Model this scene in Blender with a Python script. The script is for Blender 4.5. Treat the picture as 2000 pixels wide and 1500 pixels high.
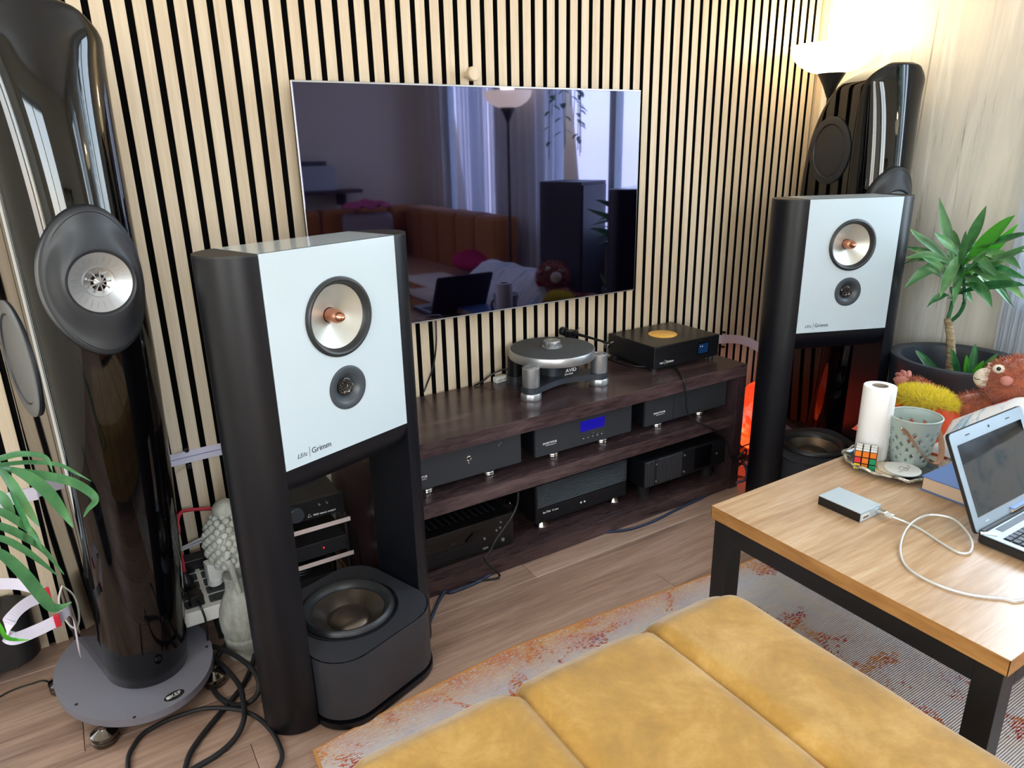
import bpy, bmesh, math, random
from math import sin, cos, pi, radians, sqrt
from mathutils import Vector, Matrix, noise
random.seed(7)
for o in list(bpy.data.objects): bpy.data.objects.remove(o)
S = bpy.context.scene
COL = S.collection

# ---------------------------------------------------------------- camera, world, light, exposure
cd = bpy.data.cameras.new('camera'); cam = bpy.data.objects.new('camera', cd); COL.objects.link(cam)
YAW, PIT, ROL = .5536, .3202, -.0207
_F = Vector((sin(YAW)*cos(PIT), cos(YAW)*cos(PIT), -sin(PIT))); _R = Vector((cos(YAW), -sin(YAW), 0)); _U = _R.cross(_F)
_R2 = cos(ROL)*_R + sin(ROL)*_U; _U2 = -sin(ROL)*_R + cos(ROL)*_U
m = Matrix.Identity(4)
for i in range(3): m[i][0] = _R2[i]; m[i][1] = _U2[i]; m[i][2] = -_F[i]
m.translation = Vector((-.1447, -2.163, 1.331)); cam.matrix_world = m
cd.sensor_fit = 'HORIZONTAL'; cd.sensor_width = 36; cd.lens = 36*1394.16/2000; cd.clip_start = .02
S.camera = cam
W = bpy.data.worlds.new('daylight'); S.world = W; W.use_nodes = True
wn = W.node_tree.nodes; wl = W.node_tree.links
bg = wn['Background']; sky = wn.new('ShaderNodeTexSky'); sky.sky_type = 'NISHITA'; sky.sun_disc = False
sky.sun_elevation = radians(35); sky.sun_rotation = radians(200); wl.new(sky.outputs[0], bg.inputs[0]); bg.inputs[1].default_value = .35
S.view_settings.view_transform = 'Standard'; S.view_settings.look = 'None'; S.view_settings.gamma = 1
S.view_settings.use_curve_mapping = False; S.view_settings.exposure = 0.70
S.cycles.use_denoising = True; S.cycles.max_bounces = 8; S.cycles.diffuse_bounces = 5; S.cycles.glossy_bounces = 4
S.cycles.transmission_bounces = 6; S.cycles.transparent_max_bounces = 12; S.cycles.sample_clamp_indirect = 6
S.cycles.caustics_reflective = False; S.cycles.caustics_refractive = False

def area(name, loc, sx, sy, power, col, direction):
    l = bpy.data.lights.new(name, 'AREA'); l.shape = 'RECTANGLE'; l.size = sx; l.size_y = sy; l.energy = power; l.color = col
    o = bpy.data.objects.new(name, l); COL.objects.link(o); o.location = loc
    o.rotation_euler = Vector(direction).to_track_quat('-Z', 'Y').to_euler(); return o
# daylight entering by the windows; the unseen rear and left ones are added for brightness (the lamps stand just outside the panes)
area('daylight_window_near', (3.05, -1.62, 1.5), 1.3, 1.6, 46, (.72, .86, 1.0), (-1, 0, -.12))
area('daylight_window_far', (3.05, -3.45, 1.5), .9, 1.55, 24, (.75, .88, 1.0), (-1, .15, -.12))
area('added_daylight_rear', (-.45, -4.55, 1.5), 1.5, 1.5, 56, (.78, .90, 1.0), (0, 1, -.1))  # added light behind the camera, brightens the room
area('added_daylight_left', (-1.85, -2.3, 1.5), 1.2, 1.3, 34, (.95, .95, .95), (1, 0, -.1))  # added light from an unseen left window, lifts the left side
area('daylight_balcony_door', (-1.06, .24, 1.2), .9, 2.1, 15, (1.0, .95, .84), (0, -1, 0))

# ---------------------------------------------------------------- materials
def lin(c):
    if isinstance(c, str):
        c = [int(c[i:i+2], 16)/255 for i in (1, 3, 5)]
        c = [x/12.92 if x <= .04045 else ((x+.055)/1.055)**2.4 for x in c]
    return (c[0], c[1], c[2], 1)
def mat(name, col, rough=.5, metal=0, **k):
    m = bpy.data.materials.new(name); m.use_nodes = True; b = m.node_tree.nodes['Principled BSDF']
    b.inputs['Base Color'].default_value = lin(col); b.inputs['Roughness'].default_value = rough; b.inputs['Metallic'].default_value = metal
    for a, v in k.items():
        n = {'coat': 'Coat Weight', 'coat_rough': 'Coat Roughness', 'spec': 'Specular IOR Level', 'sheen': 'Sheen Weight', 'sheen_rough': 'Sheen Roughness',
             'trans': 'Transmission Weight', 'ior': 'IOR', 'alpha': 'Alpha', 'emit': 'Emission Color', 'emit_s': 'Emission Strength', 'sss': 'Subsurface Weight', 'tint': 'Specular Tint'}[a]
        b.inputs[n].default_value = lin(v) if a in ('emit', 'tint') else v
    return m
def nodes(m): return m.node_tree.nodes, m.node_tree.links, m.node_tree.nodes['Principled BSDF']
def coords(m, scale, kind='Object', rand=False, rot=(0, 0, 0)):
    n, l, b = nodes(m); tc = n.new('ShaderNodeTexCoord'); mp = n.new('ShaderNodeMapping'); mp.inputs['Scale'].default_value = scale; mp.inputs['Rotation'].default_value = rot
    if rand:
        oi = n.new('ShaderNodeObjectInfo'); va = n.new('ShaderNodeVectorMath'); va.operation = 'MULTIPLY_ADD'
        cb = n.new('ShaderNodeCombineXYZ')
        for i in range(3): l.new(oi.outputs['Random'], cb.inputs[i])
        va.inputs[1].default_value = (37.3, 51.7, 23.9); l.new(cb.outputs[0], va.inputs[0]); l.new(tc.outputs[kind], va.inputs[2]); l.new(va.outputs[0], mp.inputs[0])
    else: l.new(tc.outputs[kind], mp.inputs[0])
    return mp.outputs[0]
def noise_tex(m, vec, scale=5, detail=6, rough=.6, dist=0):
    n, l, b = nodes(m); t = n.new('ShaderNodeTexNoise'); t.inputs['Scale'].default_value = scale; t.inputs['Detail'].default_value = detail
    t.inputs['Roughness'].default_value = rough; t.inputs['Distortion'].default_value = dist; l.new(vec, t.inputs['Vector']); return t.outputs[0]
def ramp(m, fac, stops, interp='LINEAR'):
    n, l, b = nodes(m); r = n.new('ShaderNodeValToRGB'); l.new(fac, r.inputs[0]); e = r.color_ramp.elements; r.color_ramp.interpolation = interp
    while len(e) > 1: e.remove(e[0])
    e[0].position = stops[0][0]; e[0].color = lin(stops[0][1])
    for p, c in stops[1:]: x = e.new(p); x.color = lin(c)
    return r.outputs[0]
def mixc(m, fac, a, b_, mode='MIX'):
    n, l, b = nodes(m); x = n.new('ShaderNodeMix'); x.data_type = 'RGBA'; x.blend_type = mode
    for s, i in ((fac, 0), (a, 6), (b_, 7)):
        if isinstance(s, bpy.types.NodeSocket): l.new(s, x.inputs[i])
        elif i == 0: x.inputs[0].default_value = s
        else: x.inputs[i].default_value = lin(s)
    return x.outputs[2]
def setc(m, c): n, l, b = nodes(m); l.new(c, b.inputs['Base Color'])
def bump(m, h, strength=.2, dist=.002):
    n, l, b = nodes(m); x = n.new('ShaderNodeBump'); x.inputs['Strength'].default_value = strength; x.inputs['Distance'].default_value = dist
    l.new(h, x.inputs['Height']); l.new(x.outputs[0], b.inputs['Normal'])
def wood(name, c0, c1, c2, scale, rough=.45, rand=False, kind='Object', bs=.15, **k):
    m = mat(name, c1, rough, **k); v = coords(m, scale, kind, rand)
    a = noise_tex(m, v, 1.0, 9, .68, .55); g = noise_tex(m, coords(m, tuple(s*5 for s in scale), kind, rand), 1.5, 4, .6, .3)
    c = ramp(m, a, [(.28, c0), (.5, c1), (.72, c2)]); c = mixc(m, .35, c, ramp(m, g, [(.3, c0), (.7, c2)]), 'MIX'); setc(m, c); bump(m, g, bs, .001); return m

M = {}
M['oak'] = wood('oak_veneer', '#bfa98b', '#d3bfa2', '#e2d3bd', (34, 34, 1.1), .5, True)
M['felt'] = mat('black_felt', '#070707', .95, spec=.1)
M['floor'] = wood('walnut_laminate', '#735a4e', '#a58775', '#c9ae9d', (.85, 12, 12), .30, True, bs=.08)
M['wenge'] = wood('dark_wenge', '#1d1314', '#35262a', '#63504f', (2.2, 16, 16), .24, False, bs=.25)
M['wenge_v'] = wood('dark_wenge_upright', '#1f1413', '#33252a', '#4a3738', (24, 24, 1.6), .3, False, bs=.25)
M['tabletop'] = wood('wild_oak_top', '#94704f', '#c5a27c', '#dcc4a6', (1.0, 12, 12), .24, False, bs=.2)
M['tableedge'] = wood('wild_oak_edge', '#7c5025', '#a5743f', '#be8d54', (10, 2.2, 18), .45, False)
M['white_paint'] = mat('white_wall_paint', '#efece6', .8)
M['cream_paint'] = mat('cream_wall_paint', '#efe6d2', .7)
M['gloss_white'] = mat('white_lacquer', '#b9c7ce', .22, coat=.35, coat_rough=.08)
M['gloss_black'] = mat('piano_black_lacquer', '#040406', .035, spec=.5)
M['satin_black'] = mat('satin_black_lacquer', '#090b12', .40, spec=.38)
M['soft_black'] = mat('soft_black_paint', '#19191b', .5)
M['slate'] = mat('slate_grey_satin', '#3a4147', .4)
M['sub_grey'] = mat('charcoal_lacquer', '#2e3138', .42)
M['plate_grey'] = mat('grey_powder_coat', '#7a7a86', .45)
bump(M['plate_grey'], noise_tex(M['plate_grey'], coords(M['plate_grey'], (1, 1, 1)), 700, 2), .1, .0005)
M['rubber'] = mat('rubber_surround', '#25282b', .42)
M['matte_black'] = mat('matte_black', '#0c0c0d', .7)
M['cone'] = mat('magnesium_cone', '#c4c3ba', .33, .55)
M['sub_cone'] = mat('dark_anodised_cone', '#6b625b', .28, .85)
M['copper'] = mat('copper_phase_plug', '#d79a80', .22, 1)
M['chrome'] = mat('polished_chrome', '#d8d8d6', .12, 1)
M['nickel'] = mat('smoked_chrome', '#6f6a66', .15, 1)
M['alu'] = mat('brushed_aluminium', '#b4b6b8', .38, .85)
M['alu_dark'] = mat('dark_anodised_aluminium', '#43474e', .42, .6)
M['silver_waveguide'] = mat('silver_waveguide', '#a9abae', .35, .6)
M['pod'] = mat('soft_charcoal_driver_pod', '#24282e', .45)
M['amp'] = mat('graphite_brushed_faceplate', '#3d4045', .42, .5)
M['amp_dark'] = mat('black_anodised_case', '#15161a', .42, .3)
M['blue_screen'] = mat('blue_display', '#0a0a50', .2, emit='#1a12b4', emit_s=.35)
M['dark_screen'] = mat('dark_glass', '#05060a', .06, spec=.6)
M['tv'] = mat('tv_glass', '#020106', .035, spec=.95, tint='#a9a6ff', coat=.8, coat_rough=.02)
M['white_print'] = mat('white_print', '#e8e8e8', .6)
M['grey_print'] = mat('dark_grey_print', '#34383c', .6)
M['mat_dark'] = mat('dark_turntable_mat', '#3e4042', .9)
bump(M['mat_dark'], noise_tex(M['mat_dark'], coords(M['mat_dark'], (1, 1, 1)), 300, 3), .4, .001)
M['gold'] = mat('gold_disc', '#efba5c', .45)
M['cable'] = mat('black_cable', '#0d0d10', .45)
M['braid'] = mat('braided_black_sleeve', '#17181d', .6)
M['blue_cable'] = mat('dark_blue_cable', '#1d2d49', .45)
M['red_cable'] = mat('red_cable', '#b5263a', .5)
M['grey_cable'] = mat('pale_grey_cable', '#b9b6bb', .5)
M['white_plastic'] = mat('white_plastic', '#e4e2da', .35)
M['strap'] = mat('white_woven_ribbon', '#d5cfdc', .7)
M['stitch'] = mat('blue_stitch', '#4a4ea0', .7)
M['red_tape'] = mat('red_tape', '#c01d33', .5)
M['stone'] = mat('weathered_grey_stone', '#8e958b', .8)
_m = M['stone']; setc(_m, ramp(_m, noise_tex(_m, coords(_m, (1, 1, .5)), 22, 8, .7), [(.3, '#76776f'), (.5, '#9d9f95'), (.75, '#bfc0b5')])); bump(_m, noise_tex(_m, coords(_m, (1, 1, .6)), 60, 6), .5, .003)
M['velvet'] = mat('mustard_velvet', '#d79a2c', .75, sheen=.45, sheen_rough=.4)
_m = M['velvet']
_c = ramp(_m, noise_tex(_m, coords(_m, (1, 1, 1), rot=(0, 0, .6)), 7, 10, .72, .25), [(.32, '#94702f'), (.5, '#ac8338'), (.68, '#c49d56')]); setc(_m, _c)
bump(_m, noise_tex(_m, coords(_m, (1, 1, 1)), 14, 10, .7), .3, .006)
M['velvet_brown'] = mat('ochre_velvet', '#b06a25', .8, sheen=.3)
M['black_steel'] = mat('black_powder_coated_steel', '#131315', .45)
M['glass'] = mat('window_glass', '#ffffff', .02)
n, l, b = nodes(M['glass']); tr = n.new('ShaderNodeBsdfTransparent'); mx = n.new('ShaderNodeMixShader'); gl = n.new('ShaderNodeBsdfGlossy'); gl.inputs['Roughness'].default_value = .02
mx.inputs[0].default_value = .06; l.new(tr.outputs[0], mx.inputs[1]); l.new(gl.outputs[0], mx.inputs[2]); l.new(mx.outputs[0], n['Material Output'].inputs[0])
M['acrylic_bright_edge'] = mat('painted_bright_edge', '#cbb8b2', .15, spec=.7)  # brightness of the clear edges put into an opaque pale colour
M['acrylic'] = mat('clear_acrylic', '#efe9e6', .03, trans=1, ior=1.45)
def sheer(name, col, amt):
    m = mat(name, col, .8); n, l, b = nodes(m); t = n.new('ShaderNodeBsdfTransparent'); tl = n.new('ShaderNodeBsdfTranslucent'); tl.inputs[0].default_value = lin(col)
    a = n.new('ShaderNodeMixShader'); a.inputs[0].default_value = .55; l.new(b.outputs[0], a.inputs[1]); l.new(tl.outputs[0], a.inputs[2])
    c = n.new('ShaderNodeMixShader'); c.inputs[0].default_value = amt; l.new(a.outputs[0], c.inputs[1]); l.new(t.outputs[0], c.inputs[2]); l.new(c.outputs[0], n['Material Output'].inputs[0]); return m
M['sheer'] = sheer('sheer_curtain', '#e9eef5', .35)
M['leaf'] = mat('green_leaf', '#3e7a3c', .35, spec=.5); _m = M['leaf']
setc(_m, ramp(_m, noise_tex(_m, coords(_m, (1, 1, 1)), 9, 4), [(.3, '#33623c'), (.55, '#558a55'), (.75, '#8cb272')]))
M['leaf_dark'] = mat('deep_green_leaf', '#1f5a35', .24, spec=.5); _m = M['leaf_dark']
setc(_m, ramp(_m, noise_tex(_m, coords(_m, (1, 1, 1)), 11, 4), [(.3, '#1d4a2e'), (.55, '#3a7a48'), (.78, '#95b079')]))
M['leaf_bright'] = mat('fresh_green_leaf', '#4aa32b', .35)
M['bark'] = mat('pale_ringed_bark', '#8f7c5f', .8); _m = M['bark']
setc(_m, ramp(_m, noise_tex(_m, coords(_m, (2, 2, 9)), 14, 6, .7), [(.3, '#5f4c38'), (.5, '#94805f'), (.75, '#c5b694')])); bump(_m, noise_tex(_m, coords(_m, (1, 1, 6)), 20, 5), .6, .004)
M['planter'] = mat('anthracite_planter', '#2b3038', .45)
M['soil'] = mat('dark_soil', '#241a14', .95)
# wallpaper: pale marbled streaks running up the wall
_m = M['paper'] = mat('marbled_wallpaper', '#d8d2c4', .5)
_a = noise_tex(_m, coords(_m, (1, 3.2, .28), rot=(.06, 0, 0)), 1.6, 8, .62, .6); _b = noise_tex(_m, coords(_m, (1, 26, 1.1), rot=(.07, 0, 0)), 1.0, 10, .72, .9)
_c = ramp(_m, _a, [(.30, '#d6d0c3'), (.42, '#e8e2d4'), (.5, '#dad6cb'), (.58, '#f2eee2'), (.7, '#d3d2cc')])
_d = ramp(_m, _b, [(.33, '#a09a8e'), (.42, '#ffffff'), (.6, '#ffffff'), (.66, '#e9e4d8')])
setc(_m, mixc(_m, .75, _c, _d, 'MULTIPLY')); bump(_m, _b, .15, .002)
# rug
_m = M['rug'] = mat('distressed_rug', '#c9cbd6', .95)
_v = coords(_m, (1, 1, 1)); _base = ramp(_m, noise_tex(_m, coords(_m, (5, 5, 1)), 2.2, 4), [(.35, '#d6d9e4'), (.5, '#dedde1'), (.65, '#dedad6')])
_big = noise_tex(_m, _v, 6.0, 5, .6, .9); _fine = noise_tex(_m, coords(_m, (90, 240, 1)), 1.0, 3, .7)
n, l, b = nodes(_m); mm = n.new('ShaderNodeMath'); mm.operation = 'MULTIPLY_ADD'; mm.inputs[1].default_value = 1.15; l.new(_fine, mm.inputs[0]); l.new(_big, mm.inputs[2])
_sp2 = noise_tex(_m, coords(_m, (80, 190, 1)), 1.0, 3, .7)
_m1 = ramp(_m, _big, [(.40, '#585858'), (.54, '#888888'), (.62, '#f4f4f4')]); _ma = n.new('ShaderNodeMath'); _ma.operation = 'MULTIPLY'; l.new(_m1, _ma.inputs[0]); l.new(ramp(_m, _sp2, [(.44, '#000000'), (.60, '#ffffff')]), _ma.inputs[1])
_mask = ramp(_m, _ma.outputs[0], [(.18, '#000000'), (.32, '#ffffff')])
_hue = ramp(_m, noise_tex(_m, _v, 8, 3), [(.36, '#d98a3c'), (.5, '#c4512c'), (.62, '#a8253a'), (.7, '#5b4a86')])
_c = mixc(_m, _mask, _base, _hue)
_ge = n.new('ShaderNodeTexCoord'); _sx = n.new('ShaderNodeSeparateXYZ'); l.new(_ge.outputs['Generated'], _sx.inputs[0])
def band(sock, lo, hi, inv=False):
    r = n.new('ShaderNodeMapRange'); r.inputs['From Min'].default_value = lo; r.inputs['From Max'].default_value = hi; l.new(sock, r.inputs[0]); return r.outputs[0]
_by = band(_sx.outputs[1], .93, .99); _bx = band(_sx.outputs[0], .022, .008); _mxx = n.new('ShaderNodeMath'); _mxx.operation = 'MAXIMUM'; l.new(_by, _mxx.inputs[0]); l.new(_bx, _mxx.inputs[1])
_mul = n.new('ShaderNodeMath'); _mul.operation = 'MULTIPLY'; l.new(_mxx.outputs[0], _mul.inputs[0]); l.new(ramp(_m, _fine, [(.38, '#000000'), (.5, '#ffffff')]), _mul.inputs[1])
_c = mixc(_m, _mul.outputs[0], _c, ramp(_m, noise_tex(_m, _v, 14, 3), [(.4, '#dda15c'), (.6, '#cf7a45')])); setc(_m, _c)
_wv = n.new('ShaderNodeTexWave'); _wv.inputs['Scale'].default_value = 60; _wv.bands_direction = 'Y'; l.new(_v, _wv.inputs[0]); bump(_m, _wv.outputs[1], .6, .003)
M['rug_edge'] = mat('orange_rug_binding', '#c98d4f', .95)
M['fur_brown'] = mat('rust_brown_plush', '#a8593a', .9, sheen=.4)
M['fur_yellow'] = mat('yellow_plush', '#ecd92a', .9, sheen=.4)
M['skin_plush'] = mat('dusty_pink_plush', '#b9776a', .85)
M['muzzle'] = mat('cream_plush', '#e2d6c2', .9)
M['orange_knit'] = mat('orange_fleece', '#e0522a', .9, sheen=.3); _m = M['orange_knit']; bump(_m, noise_tex(_m, coords(_m, (1, 1, 1)), 120, 3), .8, .004)
M['duvet'] = mat('white_duvet_with_blue_print', '#f4f8fc', .85); _m = M['duvet']
_k = mixc(_m, ramp(_m, noise_tex(_m, coords(_m, (2.2, 9, 2.2)), 3, 6, .7, .6), [(.52, '#000000'), (.62, '#ffffff')]), '#f3f7fb', ramp(_m, noise_tex(_m, coords(_m, (1, 1, 1)), 6, 2), [(.4, '#7fb6dc'), (.6, '#b4d4ea')])); setc(_m, _k)
M['sheet'] = mat('cream_bed_sheet', '#e6dccb', .85)
M['paper_roll'] = mat('white_paper', '#f1f0ee', .9); _m = M['paper_roll']; bump(_m, noise_tex(_m, coords(_m, (1, 1, 1)), 130, 2), .5, .003)
M['cardboard'] = mat('grey_cardboard', '#9a8f82', .9)
M['bucket'] = mat('pale_sage_enamel', '#a9b8b2', .4)
M['leather'] = mat('tan_leather', '#9a6f52', .6)
M['tray'] = mat('dark_marbled_ceramic', '#3a4048', .2, coat=.6); _m = M['tray']
setc(_m, ramp(_m, noise_tex(_m, coords(_m, (1, 1, 1)), 18, 6, .7, 1.5), [(.35, '#22262c'), (.5, '#4d5258'), (.62, '#3c342f'), (.75, '#8a857c')]))
M['tray_rim'] = mat('cream_glazed_rim', '#b8b09c', .25, coat=.6); _m = M['tray_rim']
setc(_m, ramp(_m, noise_tex(_m, coords(_m, (1, 1, 1)), 30, 4, .7, 1.0), [(.38, '#3b3733'), (.5, '#a39a86'), (.66, '#d5cdb8')]))
M['cork'] = mat('cream_card', '#dccdb6', .8)
M['book_blue'] = mat('blue_book_cover', '#5f7fb8', .35)
M['pages'] = mat('book_pages', '#d9bfa4', .85)
M['lap_silver'] = mat('silver_laptop_plastic', '#9fb0bd', .35, .35)
M['lap_black'] = mat('black_laptop_shell', '#141516', .5)
M['key'] = mat('dark_key', '#2b333c', .45)
M['hd_silver'] = mat('silver_drive_lid', '#c3d4de', .35, .35)
M['usb'] = mat('clear_silver_cable', '#cfd3d0', .3, .2)
M['plastic_black'] = mat('black_plastic', '#0b0b0c', .4)
for k_, c_ in dict(c_white='#e9ece8', c_orange='#e2761b', c_red='#cf2f3f', c_green='#1c8a57', c_yellow='#e4d21e').items(): M[k_] = mat(k_[2:]+'_sticker', c_, .35)
M['pink'] = mat('pink_cotton', '#c75a8c', .85); M['magenta'] = mat('magenta_cotton', '#b81d5c', .85); M['check'] = mat('grey_check_cotton', '#a29aa0', .85)
M['lamp_glass'] = mat('frosted_lamp_glass', '#fff3da', .5, emit='#ffe6b8', emit_s=3)
M['salt'] = mat('glowing_rock_salt', '#e0502c', .6); _m = M['salt']; n, l, b = nodes(_m)
_k = noise_tex(_m, coords(_m, (1, 1, 1)), 9, 5, .6, .7); _tc = n.new('ShaderNodeTexCoord'); _sp = n.new('ShaderNodeSeparateXYZ'); l.new(_tc.outputs['Generated'], _sp.inputs[0])
_k = ramp(_m, _k, [(.34, '#7a1408'), (.45, '#e03a18'), (.54, '#ee4a22'), (.62, '#e07a66'), (.72, '#b83a26')]); _g = ramp(_m, _sp.outputs[2], [(.0, '#ffffff'), (.3, '#e8c8a0'), (.5, '#a89090'), (1, '#9a8a90')])
l.new(mixc(_m, 1.0, _g, _k, 'MULTIPLY'), b.inputs['Emission Color']); b.inputs['Emission Strength'].default_value = 2.6

# ---------------------------------------------------------------- mesh helpers
class B:
    """collects shapes in one bmesh"""
    def __init__(s): s.bm = bmesh.new()
    def _add(s, verts, faces, M4=None):
        vs = [s.bm.verts.new(M4 @ Vector(v) if M4 else Vector(v)) for v in verts]; out = []
        for f in faces:
            try: out.append(s.bm.faces.new([vs[i] for i in f]))
            except ValueError: pass
        return vs, out
    def box(s, c, d, rz=0, bev=0, seg=2, M4=None):
        x, y, z = d[0]/2, d[1]/2, d[2]/2
        T = Matrix.Translation(c) @ Matrix.Rotation(rz, 4, 'Z')
        if M4: T = M4 @ T
        vs, fs = s._add([(a*x, b*y, e*z) for a in (-1, 1) for b in (-1, 1) for e in (-1, 1)],
                        [(0, 1, 3, 2), (4, 6, 7, 5), (0, 4, 5, 1), (2, 3, 7, 6), (0, 2, 6, 4), (1, 5, 7, 3)], T)
        if bev:
            ed = list({e for f in fs for e in f.edges}); bmesh.ops.bevel(s.bm, geom=ed, offset=bev, segments=seg, affect='EDGES', profile=.6)
        return s
    def b2(s, lo, hi, **k): return s.box([(lo[i]+hi[i])/2 for i in range(3)], [hi[i]-lo[i] for i in range(3)], **k)
    def lathe(s, prof, seg=32, M4=None, cap=True, ang=2*pi, fr=lambda t: 1):
        vs = []; full = abs(ang-2*pi) < 1e-6; N = seg if full else seg+1
        rings = []
        for r, z in prof:
            rings.append([s.bm.verts.new((M4 or Matrix()) @ Vector((r*fr(ang*i/seg)*cos(ang*i/seg), r*fr(ang*i/seg)*sin(ang*i/seg), z))) for i in range(N)])
        for a, b in zip(rings, rings[1:]):
            for i in range(seg):
                j = (i+1) % N
                s.bm.faces.new((a[i], a[j], b[j], b[i]))
        if cap and full:
            if prof[0][0] > 1e-5: s.bm.faces.new(rings[0][::-1])
            if prof[-1][0] > 1e-5: s.bm.faces.new(rings[-1])
        return s
    def cyl(s, c, r, h, seg=24, ax='Z', r2=None, bev=0):
        R = {'Z': Matrix(), 'X': Matrix.Rotation(pi/2, 4, 'Y'), 'Y': Matrix.Rotation(-pi/2, 4, 'X')}[ax]
        r2 = r if r2 is None else r2
        p = [(r, 0), (r2, h)] if not bev else [(r-bev, 0), (r, bev), (r2, h-bev), (r2-bev, h)]
        return s.lathe(p, seg, Matrix.Translation(c) @ R)
    def prism(s, poly, z0, z1, M4=None, bev=0, seg=2):
        n = len(poly); vs, fs = s._add([(x, y, z0) for x, y in poly]+[(x, y, z1) for x, y in poly],
            [tuple(range(n))[::-1], tuple(range(n, 2*n))]+[(i, (i+1) % n, n+(i+1) % n, n+i) for i in range(n)], M4)
        if bev:
            ed = [e for f in fs[:2] for e in f.edges]; bmesh.ops.bevel(s.bm, geom=ed, offset=bev, segments=seg, affect='EDGES')
        return s
    def tube(s, pts, r, seg=8, closed=False, flat=None):
        P = [Vector(p) for p in pts]; n = len(P); rings = []; up = Vector((0, 0, 1))
        for i, p in enumerate(P):
            t = (P[min(i+1, n-1)]-P[max(i-1, 0)]).normalized()
            a = t.cross(up)
            if a.length < .05: a = t.cross(Vector((0, 1, 0)))
            a.normalize(); b = a.cross(t).normalized()
            rr = r(i/(n-1)) if callable(r) else r
            if flat: rings.append([s.bm.verts.new(p+a*rr*flat[0]*u+b*rr*flat[1]*v) for u, v in ((-1, -1), (1, -1), (1, 1), (-1, 1))])
            else: rings.append([s.bm.verts.new(p+a*rr*cos(2*pi*k/seg)+b*rr*sin(2*pi*k/seg)) for k in range(seg)])
        q = len(rings[0])
        for a, b in zip(rings, rings[1:]):
            for k in range(q): s.bm.faces.new((a[k], a[(k+1) % q], b[(k+1) % q], b[k]))
        s.bm.faces.new(rings[0][::-1]); s.bm.faces.new(rings[-1]); return s
    def sphere(s, c, r, u=20, v=12, sc=(1, 1, 1), rot=None):
        T = Matrix.Translation(c) @ (rot or Matrix()) @ Matrix.Diagonal((sc[0], sc[1], sc[2], 1))
        bmesh.ops.create_uvsphere(s.bm, u_segments=u, v_segments=v, radius=r, matrix=T); return s
    def plate(s, w, h, holes, th, M4=None, seg=48, rc=0):
        """a flat plate in local XZ, centred on x, z from 0 to h, with round or boxed holes, front at y=0, thickness to +y"""
        tmp = bmesh.new(); loops = []
        outer = [(-w/2, 0), (w/2, 0), (w/2, h), (-w/2, h)] if not rc else rrect(w, h, rc, 5, (0, h/2))
        for L in [outer]+[[(cx+r*cos(2*pi*k/seg), cz+r*sin(2*pi*k/seg)) for k in range(seg)] for cx, cz, r in holes]:
            vs = [tmp.verts.new((x, 0, z)) for x, z in L]; loops.append([tmp.edges.new((vs[i], vs[(i+1) % len(vs)])) for i in range(len(vs))])
        bmesh.ops.triangle_fill(tmp, use_beauty=True, use_dissolve=False, edges=[e for L in loops for e in L])
        bmesh.ops.recalc_face_normals(tmp, faces=tmp.faces)
        if th:
            g = bmesh.ops.extrude_face_region(tmp, geom=list(tmp.faces)); bmesh.ops.translate(tmp, vec=(0, th, 0), verts=[v for v in g['geom'] if isinstance(v, bmesh.types.BMVert)])
        if M4: bmesh.ops.transform(tmp, matrix=M4, verts=tmp.verts)
        me = bpy.data.meshes.new('t'); tmp.to_mesh(me); tmp.free(); s.bm.from_mesh(me); bpy.data.meshes.remove(me); return s
    def grid(s, fn, nu, nv, thick=0):
        vs = [[s.bm.verts.new(fn(i/nu, j/nv)) for j in range(nv+1)] for i in range(nu+1)]
        for i in range(nu):
            for j in range(nv): s.bm.faces.new((vs[i][j], vs[i+1][j], vs[i+1][j+1], vs[i][j+1]))
        return s
def rrect(w, h, r, n=6, c=(0, 0)):
    out = []
    for sx, sy, a0 in ((1, 1, 0), (-1, 1, pi/2), (-1, -1, pi), (1, -1, 3*pi/2)):
        for k in range(n+1):
            a = a0+pi/2*k/n; out.append((c[0]+sx*(w/2-r)+r*cos(a), c[1]+sy*(h/2-r)+r*sin(a)))
    return out
def spline(pts, n=8):
    """Catmull-Rom through the points"""
    P = [Vector(p) for p in pts]; P = [2*P[0]-P[1]]+P+[2*P[-1]-P[-2]]; out = []
    for i in range(1, len(P)-2):
        a, b, c, d = P[i-1:i+3]
        for k in range(n):
            t = k/n; out.append(.5*((2*b)+(c-a)*t+(2*a-5*b+4*c-d)*t*t+(3*b-a-3*c+d)*t**3))
    return out+[P[-2]]
def OB(name, b, m, parent=None, smooth=False, label=None, cat=None, group=None, kind=None, loc=None, solid=0, sub=0, bev=0, auto=True):
    if isinstance(b, B):
        bmesh.ops.recalc_face_normals(b.bm, faces=b.bm.faces); me = bpy.data.meshes.new(name); b.bm.to_mesh(me); b.bm.free()
    else: me = b
    if m and not me.materials: me.materials.append(M[m] if isinstance(m, str) else m)
    o = bpy.data.objects.new(name, me); COL.objects.link(o); o.parent = parent
    if smooth and isinstance(b, B):
        me.shade_smooth()
        if auto:
            try: me.set_sharp_from_angle(angle=radians(38))
            except Exception: pass
    if solid: x = o.modifiers.new('solid', 'SOLIDIFY'); x.thickness = solid; x.offset = 0
    if sub: x = o.modifiers.new('sub', 'SUBSURF'); x.levels = sub; x.render_levels = sub
    if bev: x = o.modifiers.new('bev', 'BEVEL'); x.width = bev; x.segments = 2; x.limit_method = 'ANGLE'
    for k, v in (('label', label), ('category', cat), ('group', group), ('kind', kind)):
        if v: o[k] = v
    if loc: o.location = loc
    return o
def T(name, label, cat, loc=(0, 0, 0), rz=0, group=None):
    o = bpy.data.objects.new(name, None); COL.objects.link(o); o.location = loc; o.rotation_euler = (0, 0, rz); o['label'] = label; o['category'] = cat
    if group: o['group'] = group
    return o
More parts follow.
